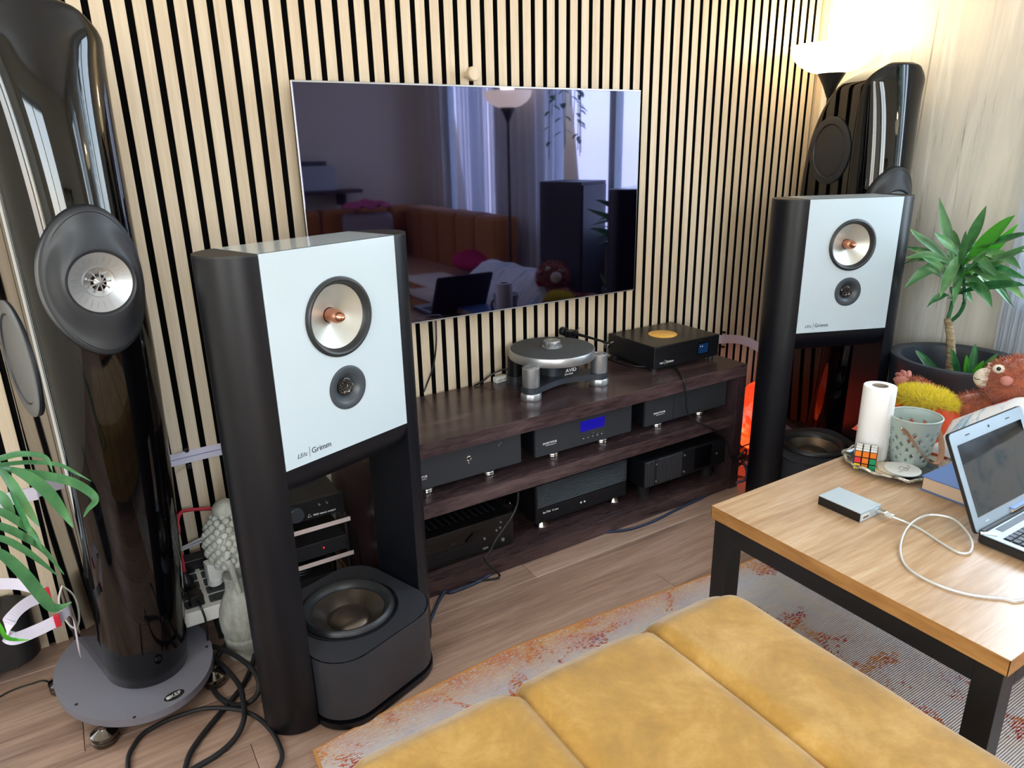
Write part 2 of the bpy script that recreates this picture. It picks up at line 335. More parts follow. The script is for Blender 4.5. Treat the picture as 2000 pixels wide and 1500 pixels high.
def copy_thing(root, loc, rz, label, group=None):
    def cp(o, par):
        c = o.copy(); COL.objects.link(c); c.parent = par
        for ch in [x for x in bpy.data.objects if x.parent == o and x != c]: cp(ch, c)
        return c
    r = cp(root, None); r.location = loc; r.rotation_euler = (0, 0, rz); r['label'] = label
    if group: r['group'] = group
    return r
def text(name, body, size, m, parent, loc, rot=(pi/2, 0, 0), shear=0, ext=.0003, align='LEFT', label=None, sx=1):
    c = bpy.data.curves.new(name, 'FONT'); c.body = body; c.size = size; c.shear = shear; c.extrude = ext; c.align_x = align; c.resolution_u = 3
    t = bpy.data.objects.new(name, c); COL.objects.link(t); t.scale = (sx, 1, 1); bpy.context.view_layer.update()
    me = bpy.data.meshes.new_from_object(t); bpy.data.objects.remove(t)
    o = bpy.data.objects.new(name, me); COL.objects.link(o); o.parent = parent; o.location = loc; o.rotation_euler = rot; o.scale = (sx, 1, 1)
    me.materials.clear(); me.materials.append(M[m]); return o
def fur(b, pts, ln, wd, jit=.5, droop=0):
    """short plush tufts: one thin triangle per (point, normal)"""
    for p, n_ in pts:
        n_ = Vector(n_).normalized(); j = Vector((random.uniform(-1, 1), random.uniform(-1, 1), random.uniform(-1, 1)))*jit
        d = (n_+j+Vector((0, 0, -droop))).normalized()*ln*random.uniform(.6, 1.2); s = d.cross(j if j.length > .01 else Vector((0, 0, 1))).normalized()*wd
        p = Vector(p); a = b.bm.verts.new(p-s); c = b.bm.verts.new(p+s); e = b.bm.verts.new(p+d); b.bm.faces.new((a, c, e))
def ell_pts(c, r, n, zmin=-1):
    out = []
    while len(out) < n:
        v = Vector((random.gauss(0, 1), random.gauss(0, 1), random.gauss(0, 1))).normalized()
        if v.z < zmin: continue
        out.append((Vector((c[0]+v.x*r[0], c[1]+v.y*r[1], c[2]+v.z*r[2])), (v.x/r[0], v.y/r[1], v.z/r[2])))
    return out
# ================================================================ the room
XL, XR, YB, YF, H = -1.6, 2.83, .012, -4.35, 2.5
OB('ceiling', B().b2((XL, YF, H), (XR, YB, H+.05)), 'white_paint', kind='structure')
# floor: a dark underlay and laminate planks laid along the room, each a piece of its own
fl = OB('floor', B().b2((XL, YF, -.04), (XR, YB+.05, -.012)), 'matte_black', kind='structure')
pm = {}
def plank_mesh(L):
    k = round(L, 3)
    if k not in pm:
        b = B().b2((0, 0, -.012), (L-.0012, .1918, 0), bev=.0012, seg=1); bmesh.ops.recalc_face_normals(b.bm, faces=b.bm.faces)
        pm[k] = bpy.data.meshes.new('plank'); b.bm.to_mesh(pm[k]); b.bm.free(); pm[k].materials.append(M['floor'])
    return pm[k]
y = YF; row = 0
while y < YB:
    x = XL-[0, .72, .31, .95, .52][row % 5]
    while x < XR:
        a, e = max(x, XL), min(x+1.285, XR)
        if e-a > .02: OB('floor_plank', plank_mesh(e-a), None, fl, loc=(a, y, 0))
        x += 1.285
    y += .193; row += 1
# slat wall: black felt, and oak-faced slats each fixed on it
wb = OB('wall_back', B().b2((-.52, YB, 0), (XR, YB+.04, H)), 'felt', kind='structure')
sm = B().b2((-.0316, 0, 0), (0, .012, H), bev=.0008, seg=1); bmesh.ops.recalc_face_normals(sm.bm, faces=sm.bm.faces); sme = bpy.data.meshes.new('slat'); sm.bm.to_mesh(sme); sm.bm.free(); sme.materials.append(M['oak']); sme.materials.append(M['felt'])
for f in sme.polygons:
    if abs(f.normal.x) > .9: f.material_index = 1
for i in range(-10, 59): OB('slat', sme, None, wb, loc=(.04793*i, 0, 0))
OB('trim_corner', B().b2((2.795, -.006, 0), (2.83, .012, H), bev=.002), 'oak', kind='structure')
OB('wall_back_side', B().b2((XL, YB-.01, 0), (-1.52, YB+.10, H)).b2((-.60, YB-.01, 0), (-.52, YB+.10, H)).b2((-1.52, YB-.01, 2.25), (-.60, YB+.10, H)), 'cream_paint', kind='structure')
def wall_x(name, x0, x1, m, openings):
    b = B(); ys = sorted(openings); cur = YF
    for (a, e, z0, z1) in ys:
        b.b2((x0, cur, 0), (x1, a, H)); b.b2((x0, a, 0), (x1, e, z0)); b.b2((x0, a, z1), (x1, e, H)); cur = e
    b.b2((x0, cur, 0), (x1, YB+.04, H)); return OB(name, b, m, kind='structure')
WN = (-2.3, -.99, .75, 2.3); WF = (-3.9, -3.0, .75, 2.25)
wall_x('wall_right', XR, XR+.14, 'paper', [WN, WF])
WL = (-2.9, -1.7, .85, 2.15)
wall_x('wall_left', XL-.14, XL, 'cream_paint', [WL])
b = B(); b.b2((XL, YF-.14, 0), (-1.2, YF, H)); b.b2((-1.2, YF-.14, 0), (.3, YF, .75)); b.b2((-1.2, YF-.14, 2.25), (.3, YF, H)); b.b2((.3, YF-.14, 0), (XR, YF, H))
OB('wall_front', b, 'cream_paint', kind='structure')
def window(name, axis, x, a, e, z0, z1):
    def q(lo, hi, bev=.004):
        (u0, v0, w0), (u1, v1, w1) = lo, hi
        return ((u0, v0, w0), (u1, v1, w1)) if axis == 'X' else ((v0, u0, w0), (v1, u1, w1))
    b = B(); f = .06
    for lo, hi in (((x, a, z0), (x+.06, a+f, z1)), ((x, e-f, z0), (x+.06, e, z1)), ((x, a, z0), (x+.06, e, z0+f)), ((x, a, z1-f), (x+.06, e, z1)), ((x, (a+e)/2-.03, z0), (x+.06, (a+e)/2+.03, z1))):
        b.b2(*q(lo, hi))
    w = OB(name, b, 'gloss_white', kind='structure')
    p = B(); p.b2(*q((x+.025, a+f, z0+f), (x+.031, (a+e)/2-.03, z1-f))); OB('pane', p, 'glass', w)
    p = B(); p.b2(*q((x+.025, (a+e)/2+.03, z0+f), (x+.031, e-f, z1-f))); OB('pane', p, 'glass', w)
    p = B(); p.b2(*q((x-.09 if x > 0 else x, a-.03, z0-.03), (x+.05 if x > 0 else x+.15, e+.03, z0))); OB('window_sill', p, 'gloss_white', w)
window('window_1', 'X', XR+.05, *WN); window('window_2', 'X', XR+.05, *WF); window('window_added_left', 'X', XL-.11, *WL)  # the last one, in the left wall, is unseen and added for brightness
window('window_5', 'Y', YB+.03, -1.52, -.60, .06, 2.25)
window('window_added_rear', 'Y', YF-.11, -1.2, .3, .75, 2.25)  # unseen rear window, added to brighten the room
OB('baseboard_right', B().b2((XR-.014, YF, 0), (XR, -.0, .06), bev=.003), 'cream_paint', kind='structure')

def curtain(y0, y1, x, label, m='sheer', amp=.025, z0=.05, z1=2.42, n=9):
    b = B(); b.grid(lambda u, v: (x+amp*sin(u*n*2*pi)*(.6+.4*v)+.006*sin(u*31+v*3), y0+(y1-y0)*(u+.01*sin(v*5+u*9)), z0+(z1-z0)*v), 120, 14)
    return OB('curtain', b, m, smooth=True, label=label, cat='curtain', auto=False)
curtain(-.91, -1.03, 2.775, 'sheer white curtain drawn back beside the marbled wallpaper at the right edge')
curtain(-2.0, -2.95, 2.76, 'sheer white curtain hanging between the two right hand windows')
curtain(-3.0, -3.45, 2.76, 'sheer curtain half covering the far right hand window', n=6)
t = T('curtain_rod', 'slim white curtain rod above the right hand windows', 'rod', (2.775, -2.3, 2.43))
OB('rod', B().cyl((0, -1.7, 0), .012, 3.1, 16, 'Y'), 'alu', t)
for yy in (-1.6, 0, 1.3): OB('bracket', B().b2((-.006, yy-.01, -.015), (.056, yy+.01, .012)), 'alu', t)

# ---------------------------------------------------------------- rug
RP = [(.140, -.793), (.42, -.765), (.715, -.745), (1.15, -.775), (1.643, -.816), (1.925, -.838)]
poly = RP+[(1.925, -2.9), (.02, -2.9)]
rug = T('rug', 'distressed pale blue and orange rug with orange border under the coffee table', 'rug')
OB('pile', B().prism(poly[::-1], .0005, .0075), 'rug', rug)
OB('binding', B().tube([(x, y, .0045) for x, y in [(.02, -2.9)]+RP+[(1.925, -2.9)]], .0045, 6), 'rug_edge', rug)

# ---------------------------------------------------------------- television on the slat wall
tv = T('television', 'large flat black television mounted on the slatted wall', 'television', (1.0855, -.08, 0))
OB('screen', B().b2((-.6225, 0, .799), (.6225, .0035, 1.511), bev=.001), 'tv', tv)
OB('frame', B().b2((-.6255, .001, .794), (.6255, .011, 1.516), bev=.002), 'alu', tv)
OB('rear_housing', B().b2((-.45, .011, .82), (.45, .045, 1.2), bev=.008), 'plastic_black', tv)
OB('wall_bracket', B().b2((-.2, .045, .95), (.2, .079, 1.3)), 'black_steel', tv)
OB('power_cable', B().tube(spline([(-.205, .055, .80), (-.212, .05, .70), (-.222, .062, .62), (-.245, .07, .56), (-.258, .0715, .532)]), .003), 'cable', tv)
k = T('wall_hook', 'round pale wooden wall knob on the slats above the television', 'hook', (1.047, -.0005, 1.552))
OB('peg', B().cyl((0, -.03, 0), .010, .03, 16, 'Y'), 'oak', k); OB('knob', B().cyl((0, -.052, 0), .0215, .024, 28, 'Y', bev=.003), 'oak', k, True)

# ================================================================ stand speakers with white baffles
def stand_speaker(label, loc, rz):
    t = T('loudspeaker', label, 'speaker', loc, rz, 'white fronted stand loudspeakers')
    z0, z1, hw, d = .681, 1.145, .1765, .08
    c = B()  # cabinet: open front box + baffle with the two driver cut-outs
    c._add([(-hw, -d, z0), (hw, -d, z0), (hw, d, z0), (-hw, d, z0), (-hw, -d, z1), (hw, -d, z1), (hw, d, z1), (-hw, d, z1)], [(0, 1, 2, 3), (4, 7, 6, 5), (0, 3, 7, 4), (1, 5, 6, 2)])
    OB('cabinet', c, 'gloss_white', t)
    OB('baffle', B().plate(2*hw-.0014, z1-z0-.001, [(0.0015, .986-z0, .089), (.006, .822-z0, .051)], .006, Matrix.Translation((0, -d-.001, z0))), 'gloss_white', t)
    OB('rear_panel', B().b2((-hw, d-.006, z0), (hw, d+.001, z1-.004)), 'soft_black', t)
    r = B(); ring = [(-d*cos(a), -d*sin(a)) for a in [pi*i/20 for i in range(21)]]
    vs = [[r.bm.verts.new((x, yy, z0+zz)) for yy, zz in ring] for x in (-hw, hw)]
    for i in range(20): r.bm.faces.new((vs[0][i], vs[0][i+1], vs[1][i+1], vs[1][i]))
    r.bm.faces.new(vs[0]); r.bm.faces.new(vs[1][::-1]); OB('lower_bar', r, 'satin_black', t, True)
    for s in (-1, 1):
        poly = [(s*(hw+.0835*sin(a)), -d*cos(a)) for a in [pi*i/28 for i in range(29)]]
        OB('column', B().prism(poly[::s], .004, z1-.005), 'satin_black', t, True)
        OB('column_cap', B().prism([(x-s*.0005, y*.99) for x, y in poly][::s], z1-.005, z1-.0005), 'soft_black', t)
        OB('foot_pad', B().prism([(s*hw+(x-s*hw)*.9, y*.9) for x, y in poly][::s], 0, .004), 'rubber', t)
    def drv(x, z): return Matrix.Translation((x, -d-.001, z)) @ Matrix.Rotation(pi/2, 4, 'X')
    w = OB('woofer', B().lathe([(.0888, .0), (.0888, .003), (.086, .004), (.084, .002)], 64, drv(.0015, .986), cap=False), 'rubber', t, True)
    OB('surround', B().lathe([(.087, .001), (.0855, .0055), (.082, .0075), (.078, .006), (.0755, 0), (.0735, -.006), (.071, -.008)], 64, drv(.0015, .986), cap=False), 'rubber', w, True)
    OB('cone', B().lathe([(.072, -.0075), (.05, -.0175), (.03, -.027), (.0175, -.034), (.0165, -.05)], 64, drv(.0015, .986), cap=False), 'cone', w, True)
    OB('phase_plug', B().lathe([(.0160, -.05), (.0160, -.012), (.0155, -.006), (.0125, .003), (.0075, .011), (.003, .0165), (0, .0175)], 40, drv(.0015, .986), cap=False), 'copper', w, True)
    tw = OB('tweeter', B().lathe([(.0505, 0), (.0505, .0015), (.0495, .002), (.037, .0015), (.033, -.001), (.027, -.006), (.0215, -.011), (.020, -.014)], 56, drv(.006, .822), cap=False), 'slate', t, True)
    OB('dome', B().lathe([(.020, -.014), (.019, -.009), (.016, -.004), (.011, 0), (.005, .0022), (0, .0026)], 40, drv(.006, .822), cap=False), 'matte_black', tw, True)
    gm = B(); bmesh.ops.create_icosphere(gm.bm, subdivisions=3, radius=.0205, matrix=drv(.006, .822) @ Matrix.Translation((0, 0, -.013)) @ Matrix.Diagonal((1, 1, .88, 1)))
    g = OB('mesh_guard', gm, 'nickel', tw); x = g.modifiers.new('w', 'WIREFRAME'); x.thickness = .0009
    text('lettering', 'LS1c', .0135, 'grey_print', t, (-.146, -d-.0016, .700), shear=.35); text('lettering', 'Grimm', .0185, 'grey_print', t, (-.1085, -d-.0016, .700))
    OB('badge_rule', B().b2((-.1135, -d-.0016, .694), (-.1129, -d-.001, .718)), 'grey_print', t)
    return t
aL, aR = radians(19.2), radians(-21.9)
GL = stand_speaker('white and black stand loudspeaker in the left foreground before the television', (.314, -.587, 0), aL)
GR = copy_thing(GL, (2.208, -.592, 0), aR, 'white and black stand loudspeaker at the right beside the potted plant')

def subwoofer(label, loc, rz):
    t = T('subwoofer', label, 'subwoofer', loc, rz, 'subwoofers between the speaker columns')
    w, zt = .344, .200
    OB('base_plate', B().prism(rrect(.350, .350, .092, 10), .006, .022, bev=.006, seg=3), 'satin_black', t, True)
    for a in (-1, 1):
        for c in (-1, 1): OB('foot', B().cyl((a*.11, c*.11, 0), .012, .008, 16), 'rubber', t)
    OB('plinth', B().prism(rrect(.322, .322, .085, 10), .0215, .033), 'matte_black', t)
    c = B(); rr_ = rrect(w, w, .09, 12); lo = [c.bm.verts.new((x, y, .032)) for x, y in rr_]; hi = [c.bm.verts.new((x, y, zt-.0035)) for x, y in rr_]
    for i in range(len(rr_)): j = (i+1) % len(rr_); c.bm.faces.new((lo[i], lo[j], hi[j], hi[i]))
    c.bm.faces.new(lo[::-1]); OB('cabinet', c, 'sub_grey', t, True)
    rim = B(); tmpP = rrect(w-.004, w-.004, .088, 12)
    Mz = Matrix.Translation((0, 0, zt)) @ Matrix.Rotation(-pi/2, 4, 'X') @ Matrix.Translation((0, 0, -(w-.004)/2))
    rim.plate(w-.004, w-.004, [(0, (w-.004)/2, .130)], .0036, Mz, rc=.088); OB('top_plate', rim, 'sub_grey', t)
    D = Matrix.Translation((0, 0, zt))
    d = OB('driver', B().lathe([(.130, -.0035), (.130, .0012), (.1285, .002), (.121, .002), (.119, .001)], 72, D, cap=False), 'satin_black', t, True)
    OB('surround', B().lathe([(.1195, .0015), (.117, .010), (.111, .0145), (.105, .0125), (.0985, .004), (.096, -.002), (.0925, -.002)], 72, D, cap=False), 'rubber', d, True)
    OB('cone', B().lathe([(.093, -.0018), (.0925, -.004), (.075, -.0145), (.058, -.025), (.054, -.028)], 72, D, cap=False), 'sub_cone', d, True)
    OB('dust_cap', B().lathe([(.0555, -.0265), (.052, -.0225), (.044, -.0175), (.03, -.0125), (.015, -.010), (0, -.0092)], 48, D, cap=False), 'sub_cone', d, True)
    for k in range(8):
        a = 2*pi*(k+.4)/8; OB('screw', B().cyl((.1245*cos(a), .1245*sin(a), zt+.0015), .0032, .0012, 10), 'matte_black', d)
    return t
SL = subwoofer('black subwoofer between the columns of the left stand loudspeaker', (.314, -.587, 0), aL)
copy_thing(SL, (2.208, -.592, 0), aR, 'black subwoofer between the columns of the right stand loudspeaker, behind the coffee table')

# ================================================================ tall piano black tower speakers
a1, a2, DD, s0, pp, qq, W0, w1, w2, kb, EE, HH = .352, -.275, .49, .604, 2.73, 2.084, .096, .44, -.232, -.201, .60, 1.578
def prof(z):
    s = (z-.066)/(HH-.066); s = min(max(s, 0), 1)
    F = a1*s+a2*s*s
    if s > s0: bd = DD*max(0, 1-((s-s0)/(1-s0))**pp)**(1/qq)
    else: bd = DD*(1-kb*(s0-s)**2)
    bd = max(bd, .09); Wd = W0*(1+w1*s+w2*s*s)
    if s > .96: Wd *= max(.3, 1-((s-.96)/.04)**2*.45); bd *= 1-((s-.96)/.04)**3*.15
    return F, F-bd, Wd
def tower(label, loc, rz):
    t = T('tower_speaker', label, 'speaker', loc, rz, 'piano black tower loudspeakers')
    b = B(); NP = 84; rings = []; us = [.5-.5*cos(pi*k/(NP//2)) for k in range(NP//2+1)]
    def fw(u): return (max(0, 1-(1-u/.22)**2)**.5 if u < .22 else 1.0) if u < .82 else max(0, 1-((u-.82)/.18)**2.4)**.5*1.0
    zs = [.066+(HH-.066)*(1-(1-k/60)**1.6)**1 for k in range(61)]
    for z in zs:
        F, Bk, Wd = prof(z); ring = []
        for k in range(NP):
            u = us[k if k <= NP//2 else NP-k]; sg = 1 if k <= NP//2 else -1
            ring.append(b.bm.verts.new((sg*Wd*fw(u), -(F+(Bk-F)*u), z)))
        rings.append(ring)
    for p, q in zip(rings, rings[1:]):
        for k in range(NP): b.bm.faces.new((p[k], p[(k+1) % NP], q[(k+1) % NP], q[k]))
    b.bm.faces.new(rings[0][::-1])
    top = rings[-1]; cen = sum((v.co for v in top), Vector())/NP
    inner = [b.bm.verts.new(cen+(v.co-cen)*.7+Vector((0, 0, .009))) for v in top]
    for k in range(NP): b.bm.faces.new((top[k], top[(k+1) % NP], inner[(k+1) % NP], inner[k]))
    b.bm.faces.new(inner); OB('cabinet', b, 'gloss_black', t, True, auto=False)
    # oval pod and concentric driver on the front edge
    zc = 1.082; A_, B_ = .090, .143
    def front(x, z):
        F, Bk, Wd = prof(z); return -(F+.010-(abs(x)/A_)**2*.040)
    p = B()
    def podp(u, v):
        a = 2*pi*v; x = cos(a)*(.0605*(1-u)+A_*u); z = sin(a)*(.0605*(1-u)+B_*u)
        yf = front(x, zc+z)+(0 if u < .95 else (u-.95)*.3); yi = front(0, zc)-.004; w_ = min(1, u*1.4); w_ = w_*w_*(3-2*w_)
        return (x, yi*(1-w_)+yf*w_, zc+z)
    p.grid(podp, 16, 72)
    bmesh.ops.remove_doubles(p.bm, verts=p.bm.verts, dist=.0002)
    rim = [v for v in p.bm.verts if abs((v.co.x/A_)**2+((v.co.z-zc)/B_)**2-1) < .01]
    pod = OB('driver_pod', p, 'pod', t, True, auto=False, solid=.012)
    OB('trim_ring', B().tube([tuple(Vector((A_*.94*cos(a), front(A_*.94*cos(a), zc+B_*.94*sin(a))-.0062, zc+B_*.94*sin(a)))) for a in [2*pi*k/72 for k in range(73)]], .0009, 6), 'matte_black', pod)
    D = Matrix.Translation((0, front(0, zc)-.004, zc)) @ Matrix.Rotation(pi/2, 4, 'X') @ Matrix.Rotation(.02, 4, 'X')
    OB('pod_ring', B().lathe([(.0635, -.02), (.0635, .003), (.061, .004), (.0585, .001), (.0575, -.006)], 56, D, cap=False), 'rubber', pod, True)
    u = OB('midrange_cone', B().lathe([(.0580, 0), (.056, -.001), (.04, -.007), (.029, -.012)], 56, D, cap=False), 'silver_waveguide', pod, True)
    for k in range(24):
        a = 2*pi*k/24; OB('cone_rib', B().box((0, 0, 0), (.013, .0008, .0012), M4=D @ Matrix.Rotation(a, 4, 'Z') @ Matrix.Translation((.044, 0, -.0045)) @ Matrix.Rotation(-.4, 4, 'Y')), 'silver_waveguide', pod)
    tw = OB('tweeter', B().lathe([(.029, -.012), (.0285, -.010), (.02, -.013), (.010, -.0165), (.0095, -.012), (.006, -.009), (0, -.008)], 48, D, cap=False), 'alu', t, True)
    for k in range(9):
        a = 2*pi*k/9; OB('phase_blade', B().prism([(.003, -.0008), (.021, -.0016), (.021, .0016), (.003, .0008)], -.012, -.007, D @ Matrix.Rotation(a, 4, 'Z')), 'alu', tw)
    # side woofers: two flush round drivers on each flank
    for s in (-1, 1):
        for z in (1.285, .905):
            F, Bk, Wd = prof(z); yc = -(F-.243)
            R = Matrix.Translation((s*(Wd+.0025), yc, z)) @ Matrix.Rotation(s*pi/2, 4, 'Y')
            wf = OB('side_woofer', B().lathe([(.128, -.022), (.128, .0015), (.126, .003), (.101, .004), (.0985, .001), (.0975, -.004)], 64, R, cap=False), 'pod', t, True)
            OB('woofer_cone', B().lathe([(.0975, -.004), (.0965, .001), (.07, .003), (.04, .0045), (0, .005)], 64, R, cap=False), 'pod', wf, True)
    # round base plate on four chrome feet
    bp = [(-.023+.180*cos(a), .140+.238*sin(a)) for a in [2*pi*k/64 for k in range(64)]]
    bp = [(x, y) for x, y in bp]
    pl = OB('base_plate', B().prism(bp, .046, .066, bev=.003), 'plate_grey', t, True)
    for (x, y) in ((-.155, -.012), (.112, -.018), (-.170, .262), (.120, .262)):
        f = OB('foot', B().lathe([(.028, 0), (.030, .003), (.030, .013), (.0275, .0145), (.030, .016), (.030, .026), (.012, .036), (.009, .040), (.009, .047)], 40, Matrix.Translation((x, y, 0))), 'nickel', t, True)
    for (x, y) in ((-.10, -.070), (-.180, .08), (.130, .05)): OB('screw_hole', B().cyl((x, y, .066), .004, .0006, 12), 'matte_black', t)
    bd = OB('badge', B().lathe([(.024, .066), (.024, .0672), (.0225, .0676), (0, .0676)], 40, Matrix.Translation((-.006, -.069, 0)) @ Matrix.Diagonal((1, .62, 1, 1))), 'nickel', t, True)
    OB('badge_face', B().lathe([(.0222, .0676), (.0222, .0680), (0, .0680)], 40, Matrix.Translation((-.006, -.069, 0)) @ Matrix.Diagonal((1, .60, 1, 1))), 'matte_black', bd)
    text('lettering', 'KEF', .0165, 'white_print', bd, (-.016, -.0745, .0682), rot=(0, 0, 0))
    mk = B()
    for k in range(3):
        mk.b2((-.0245+k*.003, -.0745, .0681), (-.0223+k*.003, -.0635, .0683))
    OB('emblem', mk, 'white_print', bd)
    return t
TL_ = tower('tall piano black tower loudspeaker at the left edge on a grey round base', (-.124, -.432, 0), .255)
TR_ = copy_thing(TL_, (2.584, -.470, 0), -.375, 'tall piano black tower loudspeaker in the right corner beside the floor lamp')
TR_.scale = (1.03, 1.03, 1.006); TL_.scale = (1, 1, 1.012)

# ================================================================ media rack
rk = T('media_rack', 'low dark wenge media rack with shelves under the television', 'rack')
OB('top_board', B().b2((.472, -.405, .474), (2.012, -.018, .521), bev=.0015), 'wenge', rk)
OB('shelf', B().b2((.518, -.403, .276), (1.966, -.03, .322), bev=.0015), 'wenge', rk)
OB('shelf', B().b2((.518, -.403, .003), (1.966, -.03, .052), bev=.0015), 'wenge', rk, label='bottom shelf board')
for x in (.472, 1.966): OB('side_panel', B().b2((x, -.404, 0), (x+.046, -.018, .474), bev=.0015), 'wenge_v', rk)
OB('dark_back_sheet', B().b2((.518, -.03, .003), (1.966, -.02, .474)), 'matte_black', rk)  # dark sheet put in to keep the inside of the rack dark

# graphite amplifiers on the middle shelf
def amp(name, label, x0, x1, feet=True, **k):
    t = T(name, label, k.get('cat', 'amplifier'), ((x0+x1)/2, -.36, .322), 0, 'graphite audio components on the middle shelf'); w = (x1-x0)/2
    OB('faceplate', B().b2((-w, 0, .031), (w, .012, .137), bev=.0015), 'amp', t)
    OB('case', B().b2((-w+.006, .012, .034), (w-.006, .30, .134), bev=.002), 'amp_dark', t)
    for fx in (-w+.1, w-.1):
        for fy in (.045, .25): OB('foot', B().lathe([(.019, 0), (.021, .002), (.021, .012), (.0195, .014), (.021, .016), (.021, .034)], 28, Matrix.Translation((fx, fy, 0))), 'chrome', t, True)
    return t, w
n1, w = amp('power_amplifier', 'left graphite amplifier with a round power button on the middle shelf', .576, .999)
OB('power_button', B().lathe([(.0095, 0), (.0095, .003), (.007, .004), (.006, .002), (0, .002)], 28, Matrix.Translation((.018, 0, .094)) @ Matrix.Rotation(pi/2, 4, 'X')), 'chrome', n1, True)
OB('indicator', B().cyl((.018, -.001, .079), .0016, .002, 10, 'Y'), 'white_print', n1)
for q in ((.135, .118), (.128, .112)): OB('screw', B().cyl((q[0], -.0008, q[1]), .002, .002, 10, 'Y'), 'alu', n1)
text('lettering', 'norma', .0145, 'white_print', n1, (-.182, -.0004, .070), sx=1.5)
OB('underline', B().b2((-.170, -.0006, .0645), (-.128, 0, .0655)), 'white_print', n1)
n2, w = amp('preamplifier', 'graphite preamplifier with a blue display in the middle of the shelf', 1.055, 1.469, cat='amplifier')
OB('display', B().b2((-.022, -.0012, .079), (.083, .001, .118), bev=.0005), 'blue_screen', n2)
for k in range(5):
    x = -.008+k*.020
    OB('button', B().cyl((x, -.003, .063+(.004 if k == 2 else 0)), .0045 if k == 2 else .0022, .003, 16, 'Y'), 'chrome', n2, True); OB('button_mark', B().b2((x-.002, -.0006, .0525), (x+.002, 0, .0545)), 'white_print', n2)
text('lettering', 'norma', .0145, 'white_print', n2, (-.178, -.0004, .070), sx=1.5)
OB('underline', B().b2((-.166, -.0006, .0645), (-.124, 0, .0655)), 'white_print', n2)
n3, w = amp('power_amplifier', 'right graphite amplifier with no controls, under the streamer box', 1.535, 1.955)
text('lettering', 'norma', .0145, 'white_print', n3, (-.170, -.0004, .070), sx=1.5)
OB('underline', B().b2((-.158, -.0006, .0645), (-.116, 0, .0655)), 'white_print', n3)
OB('faceplate_joint', B().b2((-.072, -.0004, .031), (-.0705, .001, .137)), 'amp_dark', n3)

# power conditioner on bright cone feet
t = T('power_conditioner', 'black power conditioner with ribbed front on silver cone feet, bottom shelf', 'electronics', (1.285, -.325, .052))
OB('lower_fascia', B().b2((-.2, 0, .028), (.2, .02, .085), bev=.004), 'amp_dark', t)
OB('case', B().b2((-.197, .006, .030), (.197, .28, .172), bev=.003), 'amp_dark', t)
for k in range(13): OB('rib', B().b2((-.2, -.001, .0875+k*.0067), (.2, .008, .0917+k*.0067), bev=.001, seg=1), 'slate', t)
for sx in (-1, 1): OB('rounded_edge', B().cyl((sx*.1965, .010, .028), .010, .146, 20), 'amp_dark', t, True)
for x in (-.165, .165):
    for yy in (.03, .24): OB('foot', B().lathe([(.024, 0), (.025, .004), (.013, .024), (.011, .030)], 28, Matrix.Translation((x, yy, 0))), 'chrome', t, True)
for x in (-.012, .004): OB('indicator', B().cyl((x, -.002, .058), .0035, .003, 14, 'Y'), 'white_print', t)
text('lettering', 'IsoTek', .012, 'white_print', t, (-.178, -.0006, .062)); text('lettering', 'V5 titan', .009, 'white_print', t, (-.140, -.0006, .062))
# processor with fluted aluminium panel
t = T('surround_processor', 'dark processor with fluted grey left panel and glass display, bottom shelf right', 'electronics', (1.742, -.375, .052))
OB('case', B().b2((-.212, .008, .06), (.212, .31, .166), bev=.002), 'amp_dark', t)
OB('faceplate', B().b2((-.214, 0, .058), (.214, .01, .168), bev=.002), 'amp_dark', t)
for k in range(16): OB('flute', B().b2((-.211+k*.0118, -.0035, .062), (-.201+k*.0118, .001, .164), bev=.0015, seg=1), 'alu_dark' if k != 4 else 'matte_black', t)
OB('display', B().b2((.045, -.0012, .070), (.135, .001, .158)), 'dark_screen', t)
for q in ((-.158, .147), (-.158, .078), (-.012, .147), (-.012, .078), (.165, .11)): OB('screw', B().cyl((q[0], -.0055, q[1]), .0035, .006, 14, 'Y'), 'alu', t)
for x in (-.17, .17):
    for yy in (.05, .27): OB('foot', B().cyl((x, yy, 0), .022, .06, 20), 'matte_black', t)
# receiver
t = T('av_receiver', 'black receiver with vented lid on the bottom shelf at the left', 'electronics', (.753, -.352, .052))
OB('case', B().b2((-.212, .012, .012), (.212, .29, .122), bev=.003), 'plastic_black', t)
OB('faceplate', B().b2((-.215, 0, .010), (.215, .014, .125), bev=.004), 'plastic_black', t)
OB('display_window', B().b2((-.13, -.001, .070), (.10, .001, .098)), 'dark_screen', t)
OB('flap', B().b2((-.13, -.003, .022), (.06, .001, .062), bev=.002), 'amp_dark', t)
for q, r in (((.102, .062), .004), ((.148, .078), .0035), ((.162, .084), .0035), ((.165, .103), .003), ((.172, .036), .006)): OB('button', B().cyl((q[0], -.004, q[1]), r, .005, 16, 'Y'), 'alu', t)
OB('socket', B().b2((.095, -.002, .022), (.115, 0, .028)), 'alu', t)
text('lettering', 'HDMI', .007, 'grey_print', t, (-.02, -.0016, .078))
for i in range(16):
    for j in range(3): OB('vent_slot', B().b2((-.19+i*.024, .05+j*.08, .1215), (-.184+i*.024, .11+j*.08, .1225)), 'alu_dark', t)
for x in (-.17, .17):
    for yy in (.04, .25): OB('foot', B().cyl((x, yy, 0), .02, .0125, 20), 'rubber', t)

